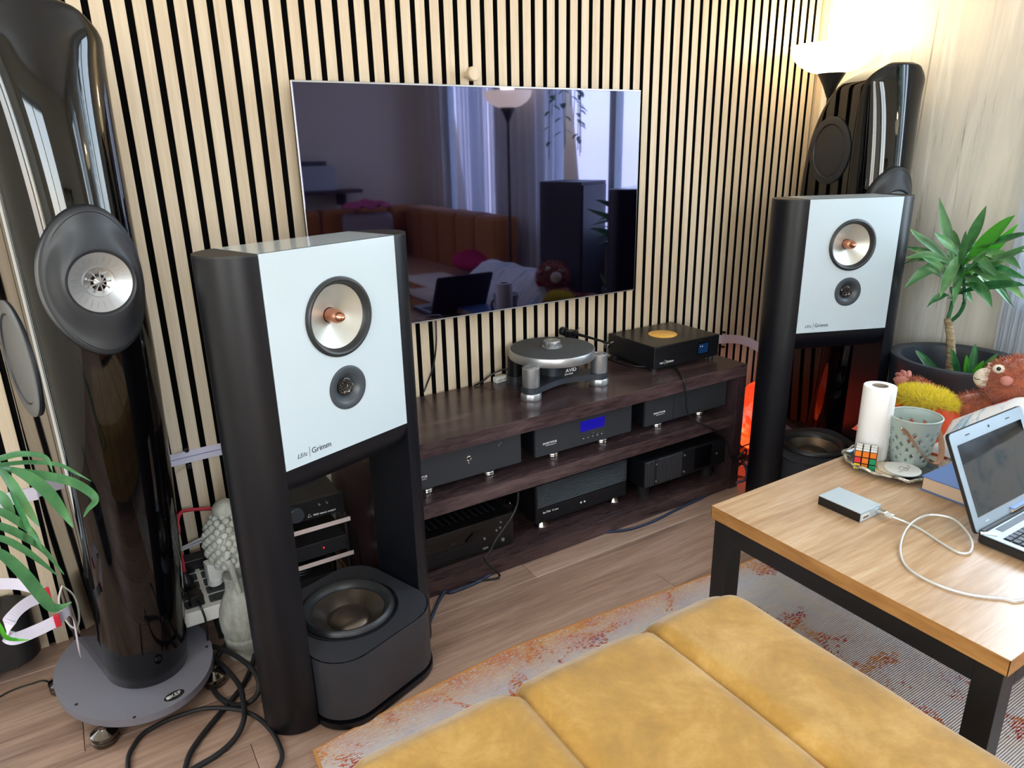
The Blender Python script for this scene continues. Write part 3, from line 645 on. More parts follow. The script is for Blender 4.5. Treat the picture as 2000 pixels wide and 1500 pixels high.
# streamer on the rack top
t = T('streamer', 'black streamer box with a golden disc on its lid beside the turntable', 'electronics', (1.806, -.155, .521))
OB('case', B().b2((-.170, -.132, .014), (.170, .135, .099), bev=.004, seg=3), 'amp_dark', t)
gd = OB('lid_disc', B().lathe([(.056, .099), (.056, .1012), (.0545, .1022), (0, .1022)], 56, Matrix.Translation((-.009, -.003, 0))), 'gold', t, True)
lid = OB('lid', B().b2((-.166, -.128, .0985), (.166, .131, .0995)), 'amp_dark', t)
M['lid'] = mat('radially_brushed_lid', '#3a3632', .32, .75); lid.data.materials[0] = M['lid']
n, l, b_ = nodes(M['lid']); tg = n.new('ShaderNodeTangent'); tg.direction_type = 'RADIAL'; tg.axis = 'Z'; l.new(tg.outputs[0], b_.inputs['Tangent']); b_.inputs['Anisotropic'].default_value = .8
OB('touch_display', B().b2((.052, -.1332, .034), (.112, -.131, .080), bev=.0006), 'dark_screen', t)
M['disp'] = mat('lit_blue_display', '#0d2038', .15, emit='#16406e', emit_s=.18)
OB('display_image', B().b2((.056, -.1336, .038), (.108, -.1331, .076)), 'disp', t)
for x in (.066, .076): OB('display_dot', B().cyl((x, -.1342, .066), .0022, .0008, 12, 'Y'), 'white_print', t)
text('lettering', 'MU1', .010, 'white_print', t, (-.142, -.1326, .030)); text('lettering', 'Grimm', .014, 'white_print', t, (-.112, -.1326, .030))
OB('badge_rule', B().b2((-.1165, -.1328, .026), (-.1160, -.132, .044)), 'white_print', t)
for x in (-.15, .15):
    for yy in (-.11, .115): OB('foot', B().cyl((x, yy, 0), .011, .015, 18), 'rubber', t)

# turntable
t = T('turntable', 'silver record player on three round towers with a dark mat and black tonearm', 'turntable', (1.250, -.178, .521))
CC = [(-.142, -.080), (.145, -.084), (.03, .105)]
def arc(p, q, c, k, n=14):
    out = []
    for i in range(1, n):
        u = i/n; x = p[0]*(1-u)+q[0]*u; y = p[1]*(1-u)+q[1]*u; bl = 4*u*(1-u)*k; out.append((x+(c[0]-x)*bl, y+(c[1]-y)*bl))
    return out
poly = []
for i in range(3):
    c = CC[i]; d = math.atan2(c[1], c[0])
    for k in range(-6, 7): a = d+k*radians(17); poly.append((c[0]+.034*cos(a), c[1]+.034*sin(a)))
    nx = CC[(i+1) % 3]; d2 = math.atan2(nx[1], nx[0]); p = poly[-1]; q = (nx[0]+.034*cos(d2-6*radians(17)), nx[1]+.034*sin(d2-6*radians(17)))
    poly += arc(p, q, (0, 0), .28)
OB('chassis', B().prism(poly, .026, .046, bev=.002), 'alu_dark', t, True)
for c in CC[:2]+[CC[2]]:
    OB('levelling_foot', B().lathe([(.034, 0), (.0355, .003), (.0355, .019), (.033, .024), (.026, .027)], 48, Matrix.Translation((c[0], c[1], 0)), fr=lambda a: 1-.045*max(0, cos(a*8))**2), 'alu', t, True)
    OB('tower', B().lathe([(.029, .046), (.0295, .048), (.0295, .111), (.028, .1125), (.018, .1125), (.0175, .1115), (.0155, .1115), (.015, .1125), (0, .1125)], 48, Matrix.Translation((c[0], c[1], 0))), 'alu', t, True)
OB('bearing_housing', B().cyl((0, 0, .046), .045, .062, 40), 'alu_dark', t, True)
pt = OB('platter', B().lathe([(.13, .106), (.150, .108), (.1512, .110), (.1512, .137), (.150, .1388), (.1465, .1390)], 96), 'alu', t, True)
OB('platter_mat', B().lathe([(.1468, .136), (.1468, .1394), (.146, .1398), (0, .1398)], 96), 'mat_dark', t, True)
cl = OB('record_clamp', B().lathe([(.036, .1398), (.036, .1425), (.0345, .1432), (.028, .1435)], 48, cap=True, M4=Matrix.Translation((.006, .008, 0))), 'alu', t, True)
OB('clamp_knob', B().lathe([(.0285, .1435), (.030, .146), (.030, .161), (.028, .1635), (.008, .1635), (.007, .1625), (0, .1625)], 64, Matrix.Translation((.006, .008, 0)), fr=lambda a: 1-.05*max(0, cos(a*7))**3), 'alu', cl, True)
OB('motor', B().cyl((-.088, .100, .0), .030, .098, 36, bev=.002), 'satin_black', t, True)
OB('motor_base', B().cyl((-.088, .100, .0), .034, .030, 36), 'alu_dark', t, True)
OB('maker_plate', B().b2((-.032, -.112, .064), (.034, -.109, .100), bev=.001), 'matte_black', t)
text('lettering', 'AVID', .0175, 'white_print', t, (-.022, -.1124, .079), sx=1.15); text('lettering', 'DIVA SERIES', .006, 'white_print', t, (-.026, -.1124, .070), sx=1.1)
OB('maker_plate_arm', B().b2((-.012, -.109, .078), (.012, -.044, .086)), 'alu_dark', t)
# tonearm on its own board behind the right tower
ax, ay = .178, .128
OB('arm_board', B().prism([(.03, .075), (.05, .06), (ax+.03, ay-.03), (ax+.03, ay+.03), (ax-.03, ay+.03), (.03, .135)], .046, .060, bev=.002), 'alu_dark', t)
ar = OB('tonearm', B().cyl((ax, ay, .060), .013, .058, 28), 'chrome', t, True)
OB('pivot_housing', B().box((ax, ay, .136), (.040, .030, .026), rz=.25, bev=.004).cyl((ax, ay, .116), .018, .012, 28), 'satin_black', ar)
OB('counterweight', B().cyl((ax-.010, ay+.018, .140), .0165, .026, 28, 'Y', bev=.003), 'satin_black', ar, True)
OB('arm_tube', B().tube([(ax, ay-.01, .141), (ax+.018, ay-.17, .139)], lambda u: .0062-.0024*u, 14), 'satin_black', ar, True)
hs = OB('headshell', B().box((ax+.020, ay-.192, .138), (.017, .036, .005), rz=.11, bev=.001), 'satin_black', ar)
OB('cartridge', B().box((ax+.020, ay-.190, .127), (.015, .022, .017), rz=.11, bev=.002), 'chrome', hs)
OB('finger_lift', B().tube([(ax+.026, ay-.196, .138), (ax+.042, ay-.200, .141)], .001, 6), 'chrome', hs)
OB('arm_rest', B().tube([(ax+.03, ay-.05, .060), (ax+.031, ay-.05, .135)], .0022, 8), 'chrome', ar)
OB('anti_skate_rod', B().tube([(ax-.03, ay+.01, .122), (ax-.045, ay-.012, .120)], .0016, 8), 'chrome', ar)
OB('arm_cue_lever', B().tube([(ax+.012, ay+.0, .125), (ax+.05, ay+.012, .150)], .0014, 8), 'chrome', ar)
OB('power_cable', B().tube(spline([(1.0233, -0.0838, 0.5240), (-1, -1, -1), (1.0896, -0.0250, 0.5300), (1.1527, 0.0248, 0.5450), (1.1711, -0.0006, 0.5600)]) if 0 else spline([(-.235, .145, .004), (-.20, .15, .012), (-.165, .148, .030), (-.13, .135, .045), (-.11, .118, .05)]), .0035), 'cable', t)
t = T('cable_plug', 'small white labelled cable plug lying behind the turntable at the left', 'plug', (1.128, -.035, .521), .15)
OB('plug_body', B().b2((-.035, -.011, 0), (.02, .011, .022), bev=.004), 'white_plastic', t); OB('plug_collar', B().b2((.0195, -.008, .003), (.03, .008, .019), bev=.002), 'plastic_black', t)
text('lettering', 'audio off', .011, 'grey_print', t, (-.031, -.0112, .006))
# ================================================================ coffee table and what stands on it
t = T('coffee_table', 'square coffee table with wild oak top and black steel frame on the rug', 'table', (1.495, -1.388, .0075))
OB('tabletop', B().b2((-.350, -.350, .4075), (.350, .350, .4425), bev=.0012), 'tabletop', t)
for yy in (-1, 1): OB('edge_band', B().b2((-.3505, yy*.3495-.001, .408), (.3505, yy*.3495+.001, .442)), 'tableedge', t)
for xx in (-1, 1): OB('edge_band', B().b2((xx*.3495-.001, -.35, .408), (xx*.3495+.001, .35, .442)), 'tableedge', t)
for sx in (-1, 1):
    for sy in (-1, 1): OB('leg', B().b2((sx*.3175-.025, sy*.3175-.025, 0), (sx*.3175+.025, sy*.3175+.025, .407), bev=.0015), 'black_steel', t)
for s in (-1, 1):
    OB('rail', B().b2((-.2925, s*.3175-.025, .357), (.2925, s*.3175+.025, .407), bev=.001), 'black_steel', t)
    OB('rail', B().b2((s*.3175-.025, -.2925, .357), (s*.3175+.025, .2925, .407), bev=.001), 'black_steel', t)
ZT = .4505
# ceramic tray with a wavy glazed rim
t = T('tray', 'dark marbled ceramic tray with a wavy glazed rim on the coffee table', 'tray', (1.733, -1.160, ZT))
def tr(a): return 1+.035*sin(3*a+.6)+.022*sin(7*a)+.012*sin(13*a+1)
OB('dish', B().lathe([(0, 0), (.085, 0), (.100, .004), (.112, .014), (.110, .0165), (.096, .008), (.085, .006), (0, .006)], 120, fr=tr, M4=Matrix.Diagonal((1.0, 1.12, 1, 1))), 'tray', t, True)
rp = []
for k in range(121):
    a = 2*pi*k/120; r = .1125*tr(a); rp.append((r*cos(a), r*1.12*sin(a), .0165+.0025*sin(9*a)+.0015*sin(17*a)))
OB('rim', B().tube(rp, .0042, 8), 'tray_rim', t, True)
# puzzle cube
t = T('puzzle_cube', 'scrambled colour puzzle cube standing on the tray', 'puzzle', (1.660, -1.124, ZT+.0065), .52)
OB('core', B().b2((-.0255, -.0255, .001), (.0255, .0255, .053)), 'plastic_black', t)
cols = ['c_orange', 'c_orange', 'c_orange', 'c_red', 'c_orange', 'c_green', 'c_yellow', 'c_orange', 'c_green']
cub = B().b2((-.0092, -.0092, 0), (.0092, .0092, .0184), bev=.0014, seg=1); me_c = bpy.data.meshes.new('cubelet'); cub.bm.to_mesh(me_c); cub.bm.free(); me_c.materials.append(M['plastic_black'])
for i in range(3):
    for j in range(3):
        for k in range(3):
            if i == j == k == 1: continue
            c = OB('cubelet', me_c, None, t, loc=((i-1)*.0188, (j-1)*.0188, k*.0188))
def stick(c, rot, mk): OB('sticker', B().box((0, 0, 0), (.0155, .0155, .0006), M4=Matrix.Translation(c) @ rot), mk, t)
FX = Matrix.Rotation(pi/2, 4, 'X'); FY = Matrix.Rotation(pi/2, 4, 'Y')
for i in range(3):
    for k in range(3):
        stick(((i-1)*.0188, -.0283, .0092+(2-k)*.0188), FX, random.choice(cols)); stick((-.0283, (1-i)*.0188, .0092+(2-k)*.0188), FY, cols[k*3+i])
        stick(((i-1)*.0188, (k-1)*.0188, .0563), Matrix(), 'c_white')
# kitchen roll
t = T('kitchen_roll', 'white paper kitchen roll standing on the tray', 'paper roll', (1.733, -1.094, ZT+.0065))
OB('paper', B().lathe([(.0415, 0), (.043, .002), (.043, .216), (.0415, .218), (.0215, .218), (.0215, .001), (.0415, 0)], 64, cap=False, fr=lambda a: 1+.006*sin(5*a)), 'paper_roll', t, True)
OB('core', B().lathe([(.0213, .001), (.0213, .2176), (.0200, .2176), (.0200, .001), (.0213, .001)], 48, cap=False), 'cardboard', t, True)
OB('loose_sheet', B().grid(lambda u, v: ((.0434+.0012*u)*cos(-1.0-u*.9), (.0434+.0012*u)*sin(-1.0-u*.9), .003+.211*v), 12, 2), 'paper_roll', t, True)
# lantern bucket with star cut-outs
t = T('lantern_bucket', 'pale sage metal lantern bucket with star cut-outs and tan leather strap', 'lantern', (1.792, -1.174, ZT+.0065))
rb = lambda z: .046+(.067-.046)*(z/.140)
b = B(); NU, NV = 96, 26
vg = [[b.bm.verts.new((rb(.14*j/NV)*cos(2*pi*i/NU), rb(.14*j/NV)*sin(2*pi*i/NU), .14*j/NV)) for i in range(NU)] for j in range(NV+1)]
for j in range(NV):
    for i in range(NU): b.bm.faces.new((vg[j][i], vg[j][(i+1) % NU], vg[j+1][(i+1) % NU], vg[j+1][i]))
b.bm.faces.new(vg[0][::-1])
kill = set(); rnd = random.Random(5)
for j in range(3, 20, 3):
    for i in range((j % 2)*4, NU, 8):
        ii = i+rnd.choice((0, 0, 1)); s = rnd.random()
        cells = [(ii, j), (ii+1, j), (ii, j+1), (ii+1, j+1)] if s < .3 else ([(ii, j), (ii-1, j), (ii+1, j), (ii, j+1), (ii, j-1)] if s < .75 else [(ii, j)])
        kill |= {(c % NU, d) for c, d in cells}
b.bm.faces.ensure_lookup_table(); bmesh.ops.delete(b.bm, geom=[b.bm.faces[j*NU+i] for i, j in kill], context='FACES_ONLY')
OB('body', b, 'bucket', t, True, solid=.0016)
OB('rolled_rim', B().tube([(.067*cos(2*pi*k/64), .067*sin(2*pi*k/64), .140) for k in range(65)], .0026, 8), 'bucket', t, True)
sp = []
for k in range(31):
    u = k/30; a = pi*u; sp.append((-.0700*cos(a), -.002-.0700*max(0, sin(a))**.85, .118-.096*max(0, sin(a))**1.25))
OB('strap', B().tube([(x*1.0, y-.004, z) for x, y, z in sp], .0075, flat=(1, .18)), 'leather', t)
for k in (0, 30): OB('rivet', B().sphere((sp[k][0], sp[k][1]-.0015, sp[k][2]), .0042, 12, 8), 'chrome', t, True)
# coasters
for k, (x, y, z, lab) in enumerate([(1.694, -1.176, 0, 'round cream coaster at the bottom of the small stack on the tray'), (1.700, -1.190, .0042, 'round cream coaster in the middle of the small stack on the tray'), (1.706, -1.207, .0084, 'round white coaster with a line drawing on top of the stack')]):
    t = T('coaster', lab, 'coaster', (x, y, ZT+.0068+z), .3*k, 'coasters on the tray')
    OB('disc', B().cyl((0, 0, 0), .046, .0038, 56, bev=.0006), 'cork' if k < 2 else 'c_white', t, True)
    if k == 2:
        pts = spline([(-.028, .012, .0042), (-.018, .002, .0042), (-.002, .010, .0042), (.012, .004, .0042), (.004, -.012, .0042), (-.012, -.010, .0042), (-.006, .0, .0042), (.014, -.018, .0042), (.028, -.012, .0042)])
        OB('line_drawing', B().tube(pts, .0004, 4), 'grey_print', t)
# book
t = T('book', 'thick blue hardback book lying behind the laptop', 'book', (1.770, -1.393, ZT))
OB('page_block', B().b2((-.104, -.106, .003), (.066, .108, .037)), 'pages', t)
OB('cover', B().b2((-.108, -.110, 0), (.070, .112, .003), bev=.0008), 'book_blue', t); OB('cover', B().b2((-.108, -.110, .037), (.070, .112, .040), bev=.0008), 'book_blue', t)
OB('spine', B().b2((.066, -.110, .0005), (.0705, .112, .0395), bev=.0008), 'book_blue', t)
# laptop
t = T('laptop', 'open silver and black laptop at the right of the coffee table', 'laptop', (1.503, -1.500, ZT))
bs = OB('base', B().prism(rrect(.344, .236, .012, 4, (.172, -.118)), .003, .024, bev=.002), 'lap_black', t)
OB('keyboard_deck', B().prism(rrect(.340, .232, .011, 4, (.172, -.118)), .0238, .0262), 'lap_silver', t)
OB('keyboard_well', B().b2((.018, -.145, .0262), (.326, -.045, .0266)), 'lap_black', t)
OB('speaker_grille', B().b2((.05, -.030, .0262), (.30, -.014, .0268)), 'slate', t)
for r in range(6):
    for c in range(16):
        OB('key', B().box((.0285+c*.0191, -.0535-r*.0163, .0280), (.0165, .0138, .0028), bev=.0008, seg=1), 'key', t) if not (r == 5 and 4 <= c <= 8) else None
OB('key', B().box((.0285+6*.0191, -.0535-5*.0163, .0280), (.092, .0138, .0028), bev=.0008, seg=1), 'key', t, label='wide space bar')
OB('touchpad', B().b2((.115, -.215, .0262), (.215, -.158, .0266)), 'slate', t)
OB('hinge', B().cyl((.012, -.004, .024), .0065, .32, 20, 'X'), 'lap_black', t, True)
OB('cable_stub', B().tube([(.006, -.004, .0255), (.02, -.022, .0275), (.026, -.030, .0275)], .0045, flat=(1, .4)), 'white_plastic', t)
LM = Matrix.Translation((0, 0, .020)) @ Matrix.Rotation(-.443, 4, 'X')
OB('screen_lid', B().plate(.344, .236, [], .007, LM @ Matrix.Translation((.172, .001, 0)), rc=.012), 'lap_black', t)
bz = B().plate(.341, .233, [], .0012, LM @ Matrix.Translation((.172, -.0006, .0015)), rc=.011); OB('bezel', bz, 'lap_silver', t)
OB('screen', B().plate(.298, .170, [], .0008, LM @ Matrix.Translation((.172, -.0012, .034))), 'dark_screen', t)
OB('lower_trim', B().plate(.298, .0012, [], .0006, LM @ Matrix.Translation((.172, -.0014, .0318))), 'alu', t)
OB('webcam', B().cyl((0, 0, 0), .003, .0012, 14, M4=None) if 0 else B().lathe([(.003, 0), (.003, .0012), (0, .0014)], 16, LM @ Matrix.Translation((.172, -.0006, .219)) @ Matrix.Rotation(pi/2, 4, 'X')), 'plastic_black', t)
for xx in (.075, .262): OB('rubber_bumper', B().plate(.018, .0022, [], .001, LM @ Matrix.Translation((xx, -.0015, .218))), 'lap_black', t)
OB('status_mark', B().plate(.014, .0018, [], .001, LM @ Matrix.Translation((.055, -.0015, .018))), 'c_white', t)
# external drive and its cable
t = T('external_drive', 'flat silver and black external drive on the coffee table', 'drive', (1.4125, -1.2415, ZT))
OB('case', B().b2((-.0415, -.0575, 0), (.0415, .0575, .0235), bev=.0012), 'plastic_black', t)
OB('lid', B().b2((-.0415, -.0575, .0228), (.0415, .0575, .0252), bev=.0006), 'hd_silver', t)
OB('rear_plate', B().b2((-.0405, -.0584, .001), (.0405, -.057, .0228)), 'hd_silver', t)
OB('label_sticker', B().b2((-.034, -.0588, .004), (-.006, -.058, .018)), 'c_white', t)
for k in range(9): OB('barcode_bar', B().b2((-.031+k*.0025, -.0591, .006), (-.0302+k*.0025+.0006*(k % 3), -.0587, .013)), 'plastic_black', t)
t = T('usb_cable', 'clear silver cable looping from the drive across the coffee table', 'cable')
OB('plug', B().box((1.4415, -1.311, ZT+.0125), (.016, .022, .009), bev=.002), 'chrome', t); OB('plug_grip', B().box((1.4425, -1.330, ZT+.0125), (.013, .018, .0085), bev=.002), 'usb', t)
cp = [(1.4430, -1.338, ZT+.011), (1.4552, -1.3655, 0.4560), (1.4535, -1.4039, 0.4540), (1.4352, -1.4555, 0.4540), (1.4244, -1.5008, 0.4540), (1.4399, -1.5177, 0.4560), (1.4720, -1.5071, 0.4620), (1.5019, -1.4800, 0.4680), (1.5297, -1.4385, 0.4720), (1.5263, -1.4094, 0.4720), (1.5086, -1.3855, 0.4680), (1.4679, -1.3794, 0.4640), (1.4156, -1.3880, 0.4600), (1.3602, -1.4090, 0.4560), (1.3090, -1.4385, 0.4540), (1.2741, -1.4739, 0.4540), (1.2624, -1.5171, 0.4540), (1.2669, -1.5620, 0.4540), (1.2861, -1.6023, 0.4540), (1.3256, -1.6412, 0.4540), (1.3674, -1.6690, 0.4540), (1.62, -1.70, .455), (1.70, -1.715, .455)]
OB('cord', B().tube(spline(cp, 8), .0026, 8), 'usb', t, True)

# ================================================================ mustard ottoman in the foreground
t = T('ottoman', 'large mustard velvet ottoman with three stitched channels in the foreground', 'ottoman', (0, 0, .0270))
xs = [.945, .700, .392, .084, -.224, -.532]
OB('base', B().b2((-.52, -2.05, .05), (.925, -1.275, .20), bev=.02), 'velvet', t)
for i in range(5):
    x0, x1 = xs[i+1], xs[i]; w_ = x1-x0; L0, L1 = -2.06, -1.252
    b = B(); nu, nv = 26, 60
    def chan(u, v, x0=x0, x1=x1, i=i):
        # u across the channel, v from the far end over the top; a soft rolled profile
        xx = x0+(x1-x0)*u; e = min(u, 1-u)*w_
        end = .05 if (i == 0 and u > .5) else .030; dep = .085 if (i == 0 and u > .5) else .017
        g = dep*(1-min(1, e/end))**2.2 if e < end else 0
        if i == 0 and u > .5: g = .05-sqrt(max(0, .05**2-(max(0, .05-e))**2)) if e < .05 else 0
        s = v*(.78+.24) # arc length: first goes up the front face then along the top
        R_ = .055; face = .24-R_
        bulge = -.012*(abs(2*u-1)**6)
        if s < face: yy, zz = L1+bulge, .16+s
        elif s < face+R_*pi/2:
            a = (s-face)/R_; yy, zz = L1+bulge-R_+R_*cos(a), .16+face+R_*sin(a)
        else: yy, zz = L1+bulge-R_-(s-face-R_*pi/2), .40+.0115
        if i == 0 and xx > x1-.09: yy -= .09-sqrt(max(0, .09**2-(xx-x1+.09)**2))
        sof = .004*noise.noise(Vector((xx*5, yy*5, 3)))+.0025*noise.noise(Vector((xx*14, yy*9, 7)))
        if zz > .30: zz = zz-g*min(1, (zz-.30)/.08)+sof
        if i == 0 and u > .5 and e < .05: xx = x1-.05+sqrt(max(0, .05**2-(.05-e)**2))*0+ (.05-e)*-0+(.05-e)*0 if False else xx
        return (xx, yy, zz)
    b.grid(chan, nu, nv)
    if i == 0:   # outer side panel
        b.grid(lambda u, v: (x1+.002*sin(v*9), L1-.03-(L1-.03-L0)*v, .16+(.365-.16)*u), 6, 20)
    o = OB('seat_channel', b, 'velvet', t, True, auto=False)
for x in xs[1:-1]: OB('seam', B().tube([(x, -1.264, .18), (x, -1.266, .34), (x, -1.284, .382), (x, -1.322, .3905), (x, -2.0, .3915)], .0026, 6), 'velvet_brown', t)
for x in (-.42, .85):
    for yy in (-1.95, -1.40): OB('foot', B().cyl((x, yy, -.019), .022, .071, 18), 'black_steel', t)

# ================================================================ sofa along the right and rear walls
t = T('sofa', 'long ochre velvet corner sofa with stitched backrest, seen mirrored in the television', 'sofa', (0, 0, .0))
seat = [(1.94, -.93), (2.28, -.93), (2.28, -1.22), (2.72, -1.22), (2.72, -4.25), (.2, -4.25), (.2, -3.45), (1.94, -3.45)]
OB('seat_base', B().prism(seat[::-1], .06, .28, bev=.02), 'velvet_brown', t)
OB('seat_cushion', B().prism(seat[::-1], .285, .43, bev=.045, seg=4), 'velvet_brown', t, True)
for i in range(8): OB('back_cushion', B().b2((.22+i*.305, -4.27, .40), (.22+(i+1)*.305-.006, -4.02, .86), bev=.06, seg=4), 'velvet_brown', t, True)
for i in range(5): OB('back_cushion', B().b2((2.48, -4.0+i*.31, .40), (2.71, -4.0+(i+1)*.31-.006, .86), bev=.06, seg=4), 'velvet_brown', t, True)
for q in ((2.0, -1.0), (2.2, -1.0), (2.66, -1.3), (2.0, -3.5), (.28, -3.52), (.28, -4.2), (2.66, -4.2)): OB('foot', B().cyl((q[0], q[1], 0), .022, .062, 14), 'black_steel', t)
# sheet and duvet on the seat
t = T('bed_sheet', 'cream sheet spread over the sofa seat behind the coffee table', 'sheet')
OB('cloth', B().grid(lambda u, v: (1.915+.36*u, -1.00-1.9*v, .4345+.006*noise.noise(Vector((u*6, v*24, 1)))+.004-(.10*(1-u*18) if u < .055 else 0)), 40, 90), 'sheet', t, True, solid=.004, auto=False)
t = T('duvet', 'rumpled white duvet with pale blue print on the sofa behind the laptop', 'duvet')
def duv(u, v):
    x = 1.935+.42*u*(.55+.45*min(1, v*3)); y = -1.105-1.03*v
    e = min(u, 1-u)*2; f = min(v, 1-v)*2
    h = .185*(min(1, e*1.35)**.55)*(min(1, f*2.6)**.55)
    h *= .74+.36*min(1, v*3.2)
    h += (.014*noise.noise(Vector((x*9, y*4, 2)))+.007*noise.noise(Vector((x*22, y*9, 5))))*min(1, e*2)
    return (x, y, .446+max(h, 0))
OB('cloth', B().grid(duv, 70, 100), 'duvet', t, True, auto=False)
pt_ = OB('printed_patch', B().grid(lambda u, v: tuple(Vector(duv(.36+.10*u, .14+.035*v))+Vector((0, 0, .0018))), 8, 8), 'c_red', t, True)
# plush ape lying along the sofa end
t = T('plush_ape', 'rust brown plush ape lying on its back beside the grey planter', 'plush toy')
HC = (2.1600, -1.2652, 0.6403)
HC = Vector(HC); rr = Vector((.084, .092, .078))
hb = B().sphere(HC, 1, 28, 18, sc=rr); fur(hb, ell_pts(HC, rr, 2600), .020, .0016, .6); OB('head', hb, 'fur_brown', t, True)
# face looks up and to the left (towards the corner of the room)
fd = Vector((-.35, .82, .30)).normalized(); up = Vector((.25, -.35, .9)); sd = fd.cross(up).normalized(); up = sd.cross(fd).normalized()
mz = Vector((2.1250, -1.1881, 0.6471))
OB('muzzle', B().sphere(mz, 1, 24, 16, sc=(.030, .034, .031)), 'muzzle', t, True)
cd_ = Vector((-.146, -2.163, 1.331)); tv_ = (cd_-HC).normalized()
ey = Vector((2.1000, -1.2274, 0.6903))
OB('eye_patch', B().sphere(ey, .0165, 18, 12, sc=(1, 1, .8)), 'muzzle', t, True); OB('eye', B().sphere(ey+tv_*.0115, .0068, 14, 10), 'plastic_black', t, True)
ey2 = Vector((2.1500, -1.1821, 0.6780))
OB('eye_patch', B().sphere(ey2, .012, 18, 12), 'muzzle', t, True); OB('eye', B().sphere(ey2+(fd+tv_*.4).normalized()*.009, .006, 14, 10), 'plastic_black', t, True)
er = Vector((2.0700, -1.2654, 0.6701))
OB('ear', B().sphere(er, .0185, 18, 12, sc=(1.05, .9, .75)), 'skin_plush', t, True)
OB('mouth', B().tube(spline([mz+(tv_*.9+fd*.35-up*.30)*.031, mz+(tv_*.8+fd*.62-up*.42)*.0315, mz+(tv_*.55+fd*.85-up*.36)*.032]), .0011, 6), 'plastic_black', t)
bc = Vector((2.155, -1.21, .520)); br = Vector((.085, .12, .072))
bb = B().sphere(bc, 1, 24, 16, sc=br); fur(bb, ell_pts(bc, br, 1800), .018, .0016, .6); OB('torso', bb, 'fur_brown', t, True)
ap = [Vector(q) for q in ((2.1300, -1.2286, 0.5588), (2.1100, -1.1557, 0.5308), (2.1200, -1.0793, 0.5395), (2.1400, -1.0006, 0.5546), (2.1600, -0.9582, 0.5568))]
ab = B().tube(spline(ap, 6), lambda u: .040-.015*u, 16)
pts = []
sp_ = spline(ap, 6)
for k in range(2600):
    i = random.randrange(len(sp_)-1); p_ = sp_[i].lerp(sp_[i+1], random.random()); v_ = Vector((random.gauss(0, 1), random.gauss(0, 1), random.gauss(0, 1))).normalized(); r_ = .040-.015*i/len(sp_)
    ax_ = (sp_[i+1]-sp_[i]).normalized(); v_ = (v_-ax_*v_.dot(ax_)).normalized(); pts.append((p_+v_*r_*.95, v_))
fur(ab, pts, .016, .0015, .6); OB('arm', ab, 'fur_brown', t, True)
h0 = ap[-1]; pm_ = B().sphere(h0+Vector((-.012, .020, .006)), 1, 20, 14, sc=(.024, .034, .020)); hand = OB('hand', pm_, 'skin_plush', t, True)
tips = [(2.1700, -0.8923, 0.5571), (2.1800, -0.8911, 0.5732), (2.1900, -0.9015, 0.5831), (2.2000, -0.9186, 0.5838)]
for k, q in enumerate(tips): q = Vector(q); s_ = h0+Vector((-.010, .028-.006*k, .010+.004*k)); OB('finger', B().tube(spline([s_, s_.lerp(q, .55)+Vector((0, 0, .006)), q], 5), lambda u: .0088-.002*u, 12), 'skin_plush', hand, True)
q = Vector((2.1300, -0.9430, 0.5442)); OB('thumb', B().tube(spline([h0+Vector((-.01, .0, -.004)), h0.lerp(q, .5), q], 5), lambda u: .0088-.002*u, 12), 'skin_plush', hand, True)
lg = B().tube(spline([(2.17, -1.28, .50), (2.19, -1.34, .51), (2.2, -1.42, .50)], 6), lambda u: .035, 14); OB('leg', lg, 'fur_brown', t, True)
# orange fleece and yellow plush bundle
t = T('orange_fleece', 'orange knitted fleece bundled at the end of the sofa behind the lantern bucket', 'blanket')
def org(u, v):
    x = 1.935+.26*u; y = -.905-.305*v; e = min(u, 1-u)*2; f = min(v, 1-v)*2
    return (x, y, .437+.120*(min(1, e*1.5)**.6)*(min(1, f*2.2)**.6)*(1.0-.05*v)+.009*sin(26*u+9*v)*min(e, f)+.006*noise.noise(Vector((x*20, y*20, 0))))
OB('cloth', B().grid(org, 60, 60), 'orange_knit', t, True, auto=False)
OB('hanging_corner', B().grid(lambda u, v: (2.02+.19*u, -.920+.028*sin(v*1.5)+.01*sin(u*9), .47-.24*v), 24, 16), 'orange_knit', t, True, solid=.008)
t = T('yellow_plush', 'shaggy bright yellow plush toy lying on the orange fleece', 'plush toy')
yc = Vector((2.0600, -1.0558, 0.5519)); yr = Vector((.058, .085, .030))
yb = B().sphere(yc, 1, 24, 14, sc=yr); fur(yb, ell_pts(yc, yr, 3800, -.3), .026, .0014, .7); OB('shaggy_body', yb, 'fur_yellow', t, True)

# ================================================================ planter with a dracaena
t = T('potted_dracaena', 'dracaena with pale ringed trunk in an oval anthracite planter by the wallpaper', 'plant')
PC = Vector((2.51, -.925)); a_, b_s = .200, .226
def oval(k, s, z, n=72): a = 2*pi*k/n; return (PC.x+a_*s*cos(a), PC.y+b_s*s*sin(a), z)
prf = [(.74, 0.0), (.78, .01), (.92, .30), (1.0, .555), (1.02, .570), (1.01, .583), (.95, .585), (.86, .578), (.83, .55), (.80, .42)]
b = B(); rings = [[b.bm.verts.new(oval(k, s, z)) for k in range(72)] for s, z in prf]
for p_, q_ in zip(rings, rings[1:]):
    for k in range(72): b.bm.faces.new((p_[k], p_[(k+1) % 72], q_[(k+1) % 72], q_[k]))
b.bm.faces.new(rings[0][::-1]); OB('planter', b, 'planter', t, True)
OB('soil', B().prism([oval(k, .815, 0)[:2] for k in range(72)], .40, .455), 'soil', t)
tk = spline([(2.500, -.905, .45), (2.502, -.902, .55), (2.498, -.890, .64), (2.5000, -0.8672, 0.7178)], 6)
OB('trunk', B().tube(tk, lambda u: .0165-.003*u+.0012*sin(u*40), 16), 'bark', t, True)
top = tk[-1]
